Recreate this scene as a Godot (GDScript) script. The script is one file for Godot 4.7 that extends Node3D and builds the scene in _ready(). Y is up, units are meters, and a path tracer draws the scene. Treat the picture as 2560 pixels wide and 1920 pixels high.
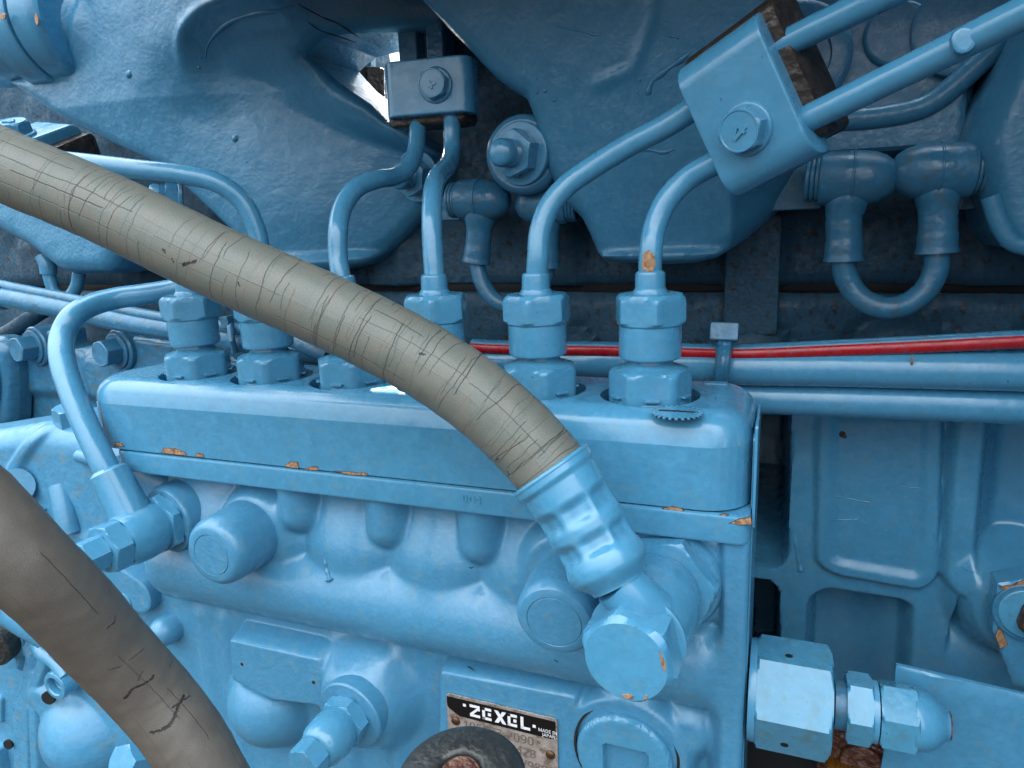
extends Node3D
# A blue painted diesel injection pump and its pipes, hoses and manifold. Working unit in this file: millimetres; meshes are written in metres.

const F := 1740.8
const MM := 0.001
var R := Basis()
var C := Vector3(217.6, 52.653, 208.92)
var base_of := {}
var used := {}
var M := {}
var rng := RandomNumberGenerator.new()
var a_blank: Image = null
var uneven_sheen: Texture2D = null

# ---------------------------------------------------------------- points
func ray(px: float, py: float) -> Vector3:
	return R * Vector3((px - 1280.0) / F, -(py - 960.0) / F, -1.0)
func PZ(px: float, py: float, z: float) -> Vector3:
	var d := ray(px, py)
	return C + d * ((z - C.z) / d.z)
func PY(px: float, py: float, y: float) -> Vector3:
	var d := ray(px, py)
	return C + d * ((y - C.y) / d.y)
func PD(px: float, py: float, depth: float) -> Vector3:
	return C + ray(px, py) * depth
func poly(a: Array, z: float) -> PackedVector2Array:
	var o := PackedVector2Array()
	for i in range(0, a.size(), 2):
		var p := PZ(a[i], a[i + 1], z)
		o.append(Vector2(p.x, p.y))
	return o
func path_z(a: Array) -> Array:      # x, y, z triples
	var o := []
	for i in range(0, a.size(), 3):
		o.append(PZ(a[i], a[i + 1], a[i + 2]))
	return o
func path_d(a: Array) -> Array:      # x, y, depth triples
	var o := []
	for i in range(0, a.size(), 3):
		o.append(PD(a[i], a[i + 1], a[i + 2]))
	return o

# ---------------------------------------------------------------- mesh builder
class MB:
	var v := PackedVector3Array()
	var t := PackedInt32Array()
	var n := PackedVector3Array()
	var uv := PackedVector2Array()
	func add(p: Vector3) -> int:
		v.append(p)
		return v.size() - 1
	func tri(a: int, b: int, c: int) -> void:
		t.append(a); t.append(b); t.append(c)
	func quad(a: int, b: int, c: int, d: int) -> void:
		tri(a, b, c)
		tri(a, c, d)
	func join(o: MB) -> void:
		var k := v.size()
		v.append_array(o.v)
		for i in o.t:
			t.append(i + k)
	func mesh(origin: Vector3, crease: float) -> ArrayMesh:
		var nt := t.size() / 3
		var ov := PackedVector3Array(); ov.resize(nt * 3)
		var on := PackedVector3Array(); on.resize(nt * 3)
		var ou := PackedVector2Array()
		var has_uv := uv.size() == v.size()
		if has_uv: ou.resize(nt * 3)
		var own := n.size() == v.size()
		var fn := PackedVector3Array()
		var off := PackedInt32Array()
		var lst := PackedInt32Array()
		var fu := PackedVector3Array()
		if not own:
			fn.resize(nt); fu.resize(nt)
			off.resize(v.size() + 1)
			for f in nt:
				var a := v[t[f * 3]]
				var c := (v[t[f * 3 + 1]] - a).cross(v[t[f * 3 + 2]] - a)
				fn[f] = c
				fu[f] = c.normalized()
				for k in 3:
					off[t[f * 3 + k] + 1] += 1
			for i in v.size():
				off[i + 1] += off[i]
			lst.resize(nt * 3)
			var fill := off.duplicate()
			for f in nt:
				for k in 3:
					var i := t[f * 3 + k]
					lst[fill[i]] = f
					fill[i] += 1
		var lim := cos(deg_to_rad(crease))
		var order := [0, 2, 1]
		for f in nt:
			for k in 3:
				var i: int = t[f * 3 + order[k]]
				ov[f * 3 + k] = (v[i] - origin) * 0.001
				if has_uv: ou[f * 3 + k] = uv[i]
				if own:
					on[f * 3 + k] = n[i]
				else:
					var s := Vector3.ZERO
					var me := fu[f]
					for q in range(off[i], off[i + 1]):
						var g := lst[q]
						if fu[g].dot(me) >= lim:
							s += fn[g]
					on[f * 3 + k] = s.normalized() if s.length_squared() > 0.0 else me
		var arr := []
		arr.resize(Mesh.ARRAY_MAX)
		arr[Mesh.ARRAY_VERTEX] = ov
		arr[Mesh.ARRAY_NORMAL] = on
		if has_uv: arr[Mesh.ARRAY_TEX_UV] = ou
		var m := ArrayMesh.new()
		m.add_surface_from_arrays(Mesh.PRIMITIVE_TRIANGLES, arr)
		return m

# ---------------------------------------------------------------- scene objects
func numbered(called: String, where: Node) -> String:
	var key := str(where.get_instance_id()) + called
	var k: int = used.get(key, 0)
	used[key] = k + 1
	return called if k == 0 else "%s_%03d" % [called, k]
func thing(called: String, label: String, category: String, at: Vector3, group := "") -> Node3D:
	var o := Node3D.new()
	o.name = numbered(called, self)
	add_child(o, true)
	o.position = at * MM
	base_of[o] = at
	o.set_meta("label", label)
	o.set_meta("category", category)
	if group: o.set_meta("group", group)
	return o
func part(called: String, b: MB, mat: Material, parent: Node3D, crease := 38.0) -> MeshInstance3D:
	var o := MeshInstance3D.new()
	o.name = numbered(called, parent)
	var at: Vector3 = base_of[parent]
	o.mesh = b.mesh(at, crease)
	o.material_override = mat
	parent.add_child(o, true)
	base_of[o] = at
	return o

# ---------------------------------------------------------------- shapes
func frame_of(d: Vector3, hint := Vector3.UP) -> Basis:
	var w := d.normalized()
	if absf(w.dot(hint)) > 0.98: hint = Vector3.RIGHT
	var u := hint.cross(w).normalized()
	return Basis(u, w.cross(u), w)

# profile: array of [radius, height]; af > 0 clips the section to a hexagon of that width across flats
func lathe(o: Vector3, d: Vector3, prof: Array, af := 0.0, turn := 0.0, segs := 48, hint := Vector3.UP) -> MB:
	var b := MB.new()
	var fr := frame_of(d, hint)
	if af > 0.0: segs = 72
	var rad := PackedFloat32Array()
	for s in segs:
		if af > 0.0:
			var a := fmod(TAU * s / segs, PI / 3) - PI / 6
			rad.append(af * 0.5 / cos(a))
		else:
			rad.append(1e6)
	var prev := PackedInt32Array()
	for q in prof:
		var ring := PackedInt32Array()
		var r: float = q[0]
		if r <= 0.0001:
			var k := b.add(o + fr.z * float(q[1]))
			for s in segs: ring.append(k)
		else:
			for s in segs:
				var a := TAU * s / segs + turn
				var rr := minf(r, rad[s])
				ring.append(b.add(o + fr * Vector3(cos(a) * rr, sin(a) * rr, float(q[1]))))
		if prev.size():
			for s in segs:
				var e := (s + 1) % segs
				var i0 := prev[s]; var i1 := prev[e]; var j0 := ring[s]; var j1 := ring[e]
				if i0 != i1: b.tri(i0, i1, j1)
				if j0 != j1: b.tri(i0, j1, j0)
		prev = ring
	return b
func nut_prof(r_corner: float, h0: float, h1: float, ch := 0.12) -> Array:
	var c := r_corner * ch
	return [[0, h0], [r_corner - c, h0], [r_corner, h0 + c * 0.58], [r_corner, h1 - c * 0.58], [r_corner - c * 0.5, h1 - c * 0.26], [r_corner - c, h1], [0, h1]]
func hexagon(o: Vector3, d: Vector3, af: float, h0: float, h1: float, turn := 0.0, hint := Vector3.UP) -> MB:
	var rc := af * 0.577
	return lathe(o, d, nut_prof(rc, h0, h1), af, turn, 72, hint)
func disc_prof(r: float, h0: float, h1: float, e := 1.0) -> Array:
	return [[0, h0], [r - e * 0.4, h0], [r, h0 + e * 0.4], [r, h1 - e], [r - e * 0.13, h1 - e * 0.5], [r - e * 0.5, h1 - e * 0.13], [r - e, h1], [0, h1]]

func smooth_path(p: Array, n := 10) -> Array:
	var o := []
	for i in p.size() - 1:
		var p0: Vector3 = p[i - 1] if i > 0 else p[0] * 2 - p[1]
		var p1: Vector3 = p[i]
		var p2: Vector3 = p[i + 1]
		var p3: Vector3 = p[i + 2] if i + 2 < p.size() else p2 * 2 - p1
		# centripetal spacing
		var t1 := pow(p0.distance_to(p1), 0.5)
		var t2 := t1 + pow(p1.distance_to(p2), 0.5)
		var t3 := t2 + pow(p2.distance_to(p3), 0.5)
		for k in n:
			var t := lerpf(t1, t2, float(k) / n)
			var a1 := p0 * ((t1 - t) / t1) + p1 * (t / t1)
			var a2 := p1 * ((t2 - t) / (t2 - t1)) + p2 * ((t - t1) / (t2 - t1))
			var a3 := p2 * ((t3 - t) / (t3 - t2)) + p3 * ((t - t2) / (t3 - t2))
			var b1 := a1 * ((t2 - t) / t2) + a2 * (t / t2)
			var b2 := a2 * ((t3 - t) / (t3 - t1)) + a3 * ((t - t1) / (t3 - t1))
			o.append(b1 * ((t2 - t) / (t2 - t1)) + b2 * ((t - t1) / (t2 - t1)))
	o.append(p[p.size() - 1])
	return o

# sweep of a circle; radius: float, or Callable(fraction, angle) -> float
func sweep(p: Array, radius, segs := 24, with_uv := false, caps := true) -> MB:
	var b := MB.new()
	var count := p.size()
	var len := PackedFloat32Array([0.0])
	for i in range(1, count): len.append(len[i - 1] + (p[i] as Vector3).distance_to(p[i - 1]))
	var tan0: Vector3 = (p[1] - p[0]).normalized()
	var u := tan0.cross(Vector3.UP if absf(tan0.y) < 0.9 else Vector3.RIGHT).normalized()
	var cols := segs + 1 if with_uv else segs
	for i in count:
		var tn: Vector3 = (p[mini(i + 1, count - 1)] - p[maxi(i - 1, 0)]).normalized()
		u = (u - tn * u.dot(tn)).normalized()
		var w := tn.cross(u)
		for s in cols:
			var a := TAU * s / segs
			var r: float = radius if radius is float else radius.call(len[i] / len[count - 1], a)
			b.add(p[i] + (u * cos(a) + w * sin(a)) * r)
			if with_uv: b.uv.append(Vector2(len[i] / len[count - 1], float(s) / segs))
	for i in count - 1:
		for s in segs:
			var e := s + 1 if with_uv else (s + 1) % segs
			b.quad(i * cols + s, i * cols + e, (i + 1) * cols + e, (i + 1) * cols + s)
	if caps and not with_uv:
		var k0 := b.add(p[0])
		var k1 := b.add(p[count - 1])
		for s in segs:
			var e := (s + 1) % segs
			b.tri(k0, e, s)
			b.tri(k1, (count - 1) * cols + s, (count - 1) * cols + e)
	return b

# loft of one closed outline (2D) along w with rounded ends; axes u, v, w
func prism(o: Vector3, fr: Basis, outline: PackedVector2Array, h0: float, h1: float, e := 0.6) -> MB:
	var b := MB.new()
	var pl := outline
	if Geometry2D.is_polygon_clockwise(pl):
		pl = pl.duplicate()
		pl.reverse()
	var n := pl.size()
	var rows := []
	var steps := [[e, h0], [e * 0.3, h0 + e * 0.3], [0.0, h0 + e], [0.0, h1 - e], [e * 0.3, h1 - e * 0.3], [e, h1]]
	if e <= 0.0: steps = [[0.0, h0], [0.0, h1]]
	for st in steps:
		var row := PackedInt32Array()
		for i in n:
			var p := pl[i]
			if st[0] > 0.0:
				var d1 := (p - pl[(i + n - 1) % n]).normalized()
				var d2 := (pl[(i + 1) % n] - p).normalized()
				var n1 := Vector2(-d1.y, d1.x)
				var n2 := Vector2(-d2.y, d2.x)
				var m := (n1 + n2) / maxf(1.0 + n1.dot(n2), 0.35)
				p += m * float(st[0])
			row.append(b.add(o + fr * Vector3(p.x, p.y, float(st[1]))))
		rows.append(row)
	for k in rows.size() - 1:
		for i in n:
			var e2 := (i + 1) % n
			b.quad(rows[k][i], rows[k][e2], rows[k + 1][e2], rows[k + 1][i])
	var tris := Geometry2D.triangulate_polygon(pl)
	for i in range(0, tris.size(), 3):
		var x := tris[i]; var y := tris[i + 1]; var z := tris[i + 2]
		if (pl[y] - pl[x]).cross(pl[z] - pl[x]) < 0.0:
			var q := y; y = z; z = q
		b.tri(rows[rows.size() - 1][x], rows[rows.size() - 1][y], rows[rows.size() - 1][z])
		b.tri(rows[0][x], rows[0][z], rows[0][y])
	return b
func rounded_rect(w: float, h: float, r: float, n := 5) -> PackedVector2Array:
	var o := PackedVector2Array()
	for c in [[1, 1, 0], [-1, 1, 1], [-1, -1, 2], [1, -1, 3]]:
		for k in n + 1:
			var a: float = (c[2] + float(k) / n) * PI / 2
			o.append(Vector2(c[0] * (w / 2 - r) + cos(a) * r, c[1] * (h / 2 - r) + sin(a) * r))
	return o
func box(o: Vector3, fr: Basis, w: float, h: float, h0: float, h1: float, r := 1.0, e := 0.5) -> MB:
	return prism(o, fr, rounded_rect(w, h, r, 3), h0, h1, e)
func round_corners(pl: PackedVector2Array, r: float, n := 4) -> PackedVector2Array:
	var o := PackedVector2Array()
	var k := pl.size()
	for i in k:
		var p := pl[i]
		var a := pl[(i + k - 1) % k] - p
		var b := pl[(i + 1) % k] - p
		var q := minf(r, minf(a.length(), b.length()) * 0.45)
		var p0 := p + a.normalized() * q
		var p1 := p + b.normalized() * q
		for s in n + 1:
			var t := float(s) / n
			o.append(p0 * (1 - t) * (1 - t) + p * 2 * t * (1 - t) + p1 * t * t)
	return o

# A sculpted slab: the outline pl cut from a grid, front height from hf(point, distance to edge), walls down to zback.
# holes: array of [centre, radius].  o/fr place the (u, v, height) axes.
func relief(pl_in: PackedVector2Array, cell: float, hf: Callable, zback: float, holes := [], o := Vector3.ZERO, fr := Basis()) -> MB:
	var b := MB.new()
	var pl := pl_in.duplicate()
	if Geometry2D.is_polygon_clockwise(pl): pl.reverse()
	var lo := pl[0]
	var hi := pl[0]
	for p in pl:
		lo = lo.min(p)
		hi = hi.max(p)
	var nx := int(ceil((hi.x - lo.x) / cell)) + 1
	var ny := int(ceil((hi.y - lo.y) / cell)) + 1
	var gi := PackedInt32Array(); gi.resize((nx + 1) * (ny + 1)); gi.fill(-1)
	var dd := PackedFloat32Array(); dd.resize((nx + 1) * (ny + 1))
	var np := pl.size()
	for j in ny + 1:
		for i in nx + 1:
			dd[j * (nx + 1) + i] = edge_distance(lo + Vector2(i, j) * cell, pl, holes)
	var extra := {}
	for j in ny:
		for i in nx:
			var k := [j * (nx + 1) + i, j * (nx + 1) + i + 1, (j + 1) * (nx + 1) + i + 1, (j + 1) * (nx + 1) + i]
			var inn := 0
			for q in k: if dd[q] > 0.0: inn += 1
			if inn == 0 and maxf(maxf(dd[k[0]], dd[k[1]]), maxf(dd[k[2]], dd[k[3]])) < -cell: continue
			var mn := minf(minf(dd[k[0]], dd[k[1]]), minf(dd[k[2]], dd[k[3]]))
			if inn == 4 and mn > 0.02:
				for q in 4:
					if gi[k[q]] < 0:
						var p := lo + Vector2(k[q] % (nx + 1), k[q] / (nx + 1)) * cell
						gi[k[q]] = b.add(o + fr * Vector3(p.x, p.y, hf.call(p, dd[k[q]])))
				b.quad(gi[k[0]], gi[k[1]], gi[k[2]], gi[k[3]])
			else:
				var c0 := lo + Vector2(i, j) * cell
				var sq := PackedVector2Array([c0, c0 + Vector2(cell, 0), c0 + Vector2(cell, cell), c0 + Vector2(0, cell)])
				var pieces: Array = Geometry2D.intersect_polygons(sq, pl)
				for h in holes:
					if c0.distance_to(h[0]) < float(h[1]) + cell * 3:
						var nxt := []
						for pc in pieces:
							for x in Geometry2D.clip_polygons(pc, circle(h[0], h[1])):
								if not Geometry2D.is_polygon_clockwise(x): nxt.append(x)
						pieces = nxt
				for pc: PackedVector2Array in pieces:
					if Geometry2D.is_polygon_clockwise(pc): pc.reverse()
					var ids := PackedInt32Array()
					for p in pc:
						var key := Vector2i((p * 500.0).round())
						# use the grid vertex when it is one
						var gx := roundf((p.x - lo.x) / cell)
						var gy := roundf((p.y - lo.y) / cell)
						var onv := (lo + Vector2(gx, gy) * cell).distance_to(p) < 0.004
						var idx := -1
						if onv: idx = gi[int(gy) * (nx + 1) + int(gx)]
						elif extra.has(key): idx = extra[key]
						if idx < 0:
							idx = b.add(o + fr * Vector3(p.x, p.y, hf.call(p, maxf(edge_distance(p, pl, holes), 0.0))))
							if onv: gi[int(gy) * (nx + 1) + int(gx)] = idx
							else: extra[key] = idx
						ids.append(idx)
					var tr := Geometry2D.triangulate_polygon(pc)
					for q in range(0, tr.size(), 3):
						var x := tr[q]; var y := tr[q + 1]; var z := tr[q + 2]
						if (pc[y] - pc[x]).cross(pc[z] - pc[x]) < 0.0:
							var s := y; y = z; z = s
						b.tri(ids[x], ids[y], ids[z])
	# walls
	var loops := [pl]
	for h in holes:
		var c := circle(h[0], h[1])
		c.reverse()
		loops.append(c)
	for lp: PackedVector2Array in loops:
		var pts := PackedVector2Array()
		for i in lp.size():
			var p := lp[i]
			var q := lp[(i + 1) % lp.size()]
			var m := maxi(1, int(ceil(p.distance_to(q) / (cell * 0.5))))
			for s in m: pts.append(p.lerp(q, float(s) / m))
		var top := PackedInt32Array()
		var bot := PackedInt32Array()
		for p in pts:
			top.append(b.add(o + fr * Vector3(p.x, p.y, hf.call(p, 0.0))))
			bot.append(b.add(o + fr * Vector3(p.x, p.y, zback)))
		for i in pts.size():
			var e := (i + 1) % pts.size()
			b.quad(bot[i], bot[e], top[e], top[i])
	return b
func circle(c: Vector2, r: float, n := 40) -> PackedVector2Array:
	var o := PackedVector2Array()
	for i in n: o.append(c + Vector2(cos(TAU * i / n), sin(TAU * i / n)) * r)
	return o
func edge_distance(p: Vector2, pl: PackedVector2Array, holes: Array) -> float:
	var best := 1e12
	var inside := false
	var n := pl.size()
	var a := pl[n - 1]
	for i in n:
		var q := pl[i]
		var ab := q - a
		var ap := p - a
		var t := clampf(ap.dot(ab) / maxf(ab.length_squared(), 1e-9), 0.0, 1.0)
		best = minf(best, (ap - ab * t).length_squared())
		if (a.y > p.y) != (q.y > p.y) and p.x < (q.x - a.x) * (p.y - a.y) / (q.y - a.y) + a.x: inside = not inside
		a = q
	var d := sqrt(best) * (1.0 if inside else -1.0)
	for h in holes: d = minf(d, p.distance_to(h[0]) - float(h[1]))
	return d
func rnd(d: float, r: float) -> float:     # drop of a rounded edge at distance d
	if d >= r: return 0.0
	var x := r - d
	return sqrt(maxf(r * r - x * x, 0.0)) - r
func smax(a: float, b: float, k: float) -> float:
	var h := clampf(0.5 + 0.5 * (a - b) / k, 0.0, 1.0)
	return lerpf(b, a, h) + k * h * (1.0 - h)
func sstep(a: float, b: float, x: float) -> float:
	var t := clampf((x - a) / (b - a), 0.0, 1.0)
	return t * t * (3.0 - 2.0 * t)
func line_side(p: Vector2, pl: PackedVector2Array) -> float:   # signed distance to an open line, + on its left
	var best := 1e12
	var sg := 1.0
	for i in pl.size() - 1:
		var a := pl[i]
		var ab := pl[i + 1] - a
		var ap := p - a
		var t := clampf(ap.dot(ab) / ab.length_squared(), 0.0, 1.0)
		var d := (ap - ab * t).length()
		if d < best - 1e-4:
			best = d
			sg = 1.0 if ab.cross(ap) > 0.0 else -1.0
	return best * sg
func boss(z: float, level: float, r0: float, r1: float, q: float) -> float:   # raises the surface to a level inside radius r1, fading out at r0
	if q >= r0: return z
	return maxf(z, lerpf(z, level, sstep(r0, r1, q)))
func cap_d(p: Vector2, a: Vector2, b: Vector2) -> float:
	var ab := b - a
	var t := clampf((p - a).dot(ab) / maxf(ab.length_squared(), 1e-9), 0.0, 1.0)
	return p.distance_to(a + ab * t)
func rect_d(p: Vector2, c: Vector2, h: Vector2, r: float) -> float:
	var q := (p - c).abs() - h + Vector2(r, r)
	return Vector2(maxf(q.x, 0), maxf(q.y, 0)).length() + minf(maxf(q.x, q.y), 0.0) - r
func xy(px: float, py: float, z: float) -> Vector2:
	var p := PZ(px, py, z)
	return Vector2(p.x, p.y)
func words(text: String, size: float, depth: float, bold := true) -> TextMesh:
	var t := TextMesh.new()
	var f := SystemFont.new()
	f.font_names = PackedStringArray(["Droid Sans"])
	f.font_weight = 700 if bold else 400
	t.font = f
	t.font_size = 64
	t.pixel_size = size * MM * 10.0 / 64.0
	t.depth = depth * MM * 10.0
	t.text = text
	return t
func lettering(called: String, text: String, size: float, depth: float, at: Vector3, fr: Basis, mat: Material, parent: Node3D, bold := true) -> void:
	var o := MeshInstance3D.new()
	o.name = numbered(called, parent)
	o.mesh = words(text, size, depth, bold)
	o.material_override = mat
	o.transform = Transform3D(fr.scaled(Vector3.ONE * 0.1), (at - base_of[parent]) * MM)
	parent.add_child(o, true)

# ---------------------------------------------------------------- materials
func noise_image(side: int, freq: float, octaves: int, seed_: int, kind := FastNoiseLite.TYPE_SIMPLEX_SMOOTH) -> Image:
	var n := FastNoiseLite.new()
	n.seed = seed_
	n.noise_type = kind
	n.frequency = freq
	n.fractal_type = FastNoiseLite.FRACTAL_FBM
	n.fractal_octaves = octaves
	return n.get_seamless_image(side, side, false, false, 0.2)
func tex(im: Image) -> ImageTexture:
	im.generate_mipmaps()
	return ImageTexture.create_from_image(im)
func bump(im: Image, strength: float) -> ImageTexture:
	var b: Image = im.duplicate()
	b.convert(Image.FORMAT_RGBA8)
	b.bump_map_to_normal_map(strength)
	return tex(b)
# base colour with uneven tone, and a second colour (dust, rust, bare metal) where a second noise is high
func mottled(side: int, base: Color, spread: float, second: Color, from: float, to: float, most: float, seed_: int, f1 := 0.01, f2 := 0.012, specks := 0.0) -> ImageTexture:
	var e := noise_image(side, 0.06, 2, seed_ + 31) if specks > 0.0 else a_blank
	var a := noise_image(side, f1, 4, seed_)
	var c := noise_image(side, f2, 5, seed_ + 7)
	var out := Image.create_empty(side, side, false, Image.FORMAT_RGB8)
	for y in side:
		for x in side:
			var k := 1.0 + (a.get_pixel(x, y).r - 0.5) * 2.0 * spread
			var m := sstep(from, to, c.get_pixel(x, y).r) * most
			if specks > 0.0:
				k *= 1.0 + (e.get_pixel(x, y).r - 0.5) * 0.07
				k *= 1.0 - specks * sstep(0.87, 0.95, e.get_pixel(x, y).r)
			out.set_pixel(x, y, Color(base.r * k, base.g * k, base.b * k).lerp(second, m))
	return tex(out)
func painted(albedo: Texture2D, rough: float, normal: Texture2D, nscale: float, scale: float, coat := 0.0) -> StandardMaterial3D:
	var m := StandardMaterial3D.new()
	m.albedo_texture = albedo
	m.roughness = rough
	m.metallic_specular = 0.5
	m.uv1_triplanar = true
	m.uv1_world_triplanar = true
	m.uv1_scale = Vector3.ONE * scale
	if normal:
		m.normal_enabled = true
		m.normal_texture = normal
		m.normal_scale = nscale
	if uneven_sheen and normal:
		m.roughness_texture = uneven_sheen
		m.roughness_texture_channel = BaseMaterial3D.TEXTURE_CHANNEL_RED
	if coat > 0.0:
		m.clearcoat_enabled = true
		m.clearcoat = coat
		m.clearcoat_roughness = 0.12
	return m
func plain(c: Color, rough: float, metal := 0.0) -> StandardMaterial3D:
	var m := StandardMaterial3D.new()
	m.albedo_color = c
	m.roughness = rough
	m.metallic = metal
	return m

func crack_line(im: Image, hm: Image, p: Vector2, dir: float, length: float, wob: float, dark: Color, amount: float) -> void:
	var w := im.get_width()
	var h := im.get_height()
	var a := dir
	for i in int(length):
		a = lerpf(a, dir, 0.12) + rng.randf_range(-wob, wob)
		p += Vector2(cos(a), sin(a))
		var fade := amount * minf(1.0, minf(i / 6.0, (length - i) / 10.0))
		for k in [[0, 0, 1.0], [1, 0, 0.3], [0, 1, 0.3]]:
			var x := clampi(int(p.x) + k[0], 0, w - 1)
			var y := posmod(int(p.y) + k[1], h)
			im.set_pixel(x, y, im.get_pixel(x, y).lerp(dark, fade * k[2]))
			var g: float = hm.get_pixel(x, y).r * (1.0 - 0.8 * fade * k[2])
			hm.set_pixel(x, y, Color(g, g, g))
func tear(im: Image, hm: Image, c: Vector2, length: float, ang: float, wide: float) -> void:
	var p := c
	var drift := 0.0
	for i in int(length):
		drift = clampf(drift + rng.randf_range(-0.5, 0.5), -1.1, 1.1)
		p += Vector2(cos(ang), sin(ang)) + Vector2(-sin(ang), cos(ang)) * drift
		var wd := wide * rng.randf_range(0.2, 1.0)
		for k in range(int(-wd), int(wd) + 1):
			var x := clampi(int(p.x - sin(ang) * k), 0, im.get_width() - 1)
			var y := posmod(int(p.y + cos(ang) * k), im.get_height())
			im.set_pixel(x, y, Color(0.13, 0.11, 0.1))
			hm.set_pixel(x, y, Color(0.1, 0.1, 0.1))
func hose_material(seed_: int, tone: Color, warm: Color, rings: int, lines: int, tears: Array, strength := 0.95) -> StandardMaterial3D:
	rng.seed = seed_
	var w := 2048
	var h := 512
	var a := noise_image(512, 0.012, 4, seed_)
	var fine := noise_image(512, 0.12, 3, seed_ + 3)
	var im := Image.create_empty(w, h, false, Image.FORMAT_RGB8)
	var hm := Image.create_empty(w, h, false, Image.FORMAT_RGB8)
	for y in h:
		for x in w:
			var g := a.get_pixel(x & 511, y & 511).r
			var f := fine.get_pixel((x * 2) & 511, (y * 2) & 511).r
			var k := 0.94 + (f - 0.5) * 0.26 + (g - 0.5) * 0.08
			var c := tone.lerp(warm, sstep(0.2, 0.9, g))
			im.set_pixel(x, y, Color(c.r * k, c.g * k, c.b * k))
			var hgt := 0.75 + (f - 0.5) * 0.05
			hm.set_pixel(x, y, Color(hgt, hgt, hgt))
	var dark := Color(0.17, 0.15, 0.13)
	for i in rings:
		var x := (i + rng.randf_range(-0.3, 0.3)) * w / rings
		var n := rng.randi_range(1, 3)
		for k in n:
			crack_line(im, hm, Vector2(x + rng.randf_range(-3, 3), rng.randf() * h), PI / 2 + rng.randf_range(-0.08, 0.08), rng.randf_range(60, 320), 0.12, dark, strength * pow(rng.randf(), 1.5))
	for i in lines:
		var y := (i + rng.randf_range(-0.25, 0.25)) * h / lines
		var x := 0.0
		while x < w:
			var l := rng.randf_range(120, 520)
			if rng.randf() < 0.6: crack_line(im, hm, Vector2(x, y), rng.randf_range(-0.02, 0.02), l, 0.03, dark, strength * pow(rng.randf(), 1.5))
			x += l
	for q in tears:
		tear(im, hm, Vector2(q[0] * w, q[1] * h), q[2], q[3], q[4])
	var m := StandardMaterial3D.new()
	m.albedo_texture = tex(im)
	m.roughness = 0.5
	m.metallic_specular = 0.5
	m.normal_enabled = true
	hm.convert(Image.FORMAT_RGBA8)
	hm.bump_map_to_normal_map(5.0)
	m.normal_texture = tex(hm)
	m.normal_scale = 0.8
	return m

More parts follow.
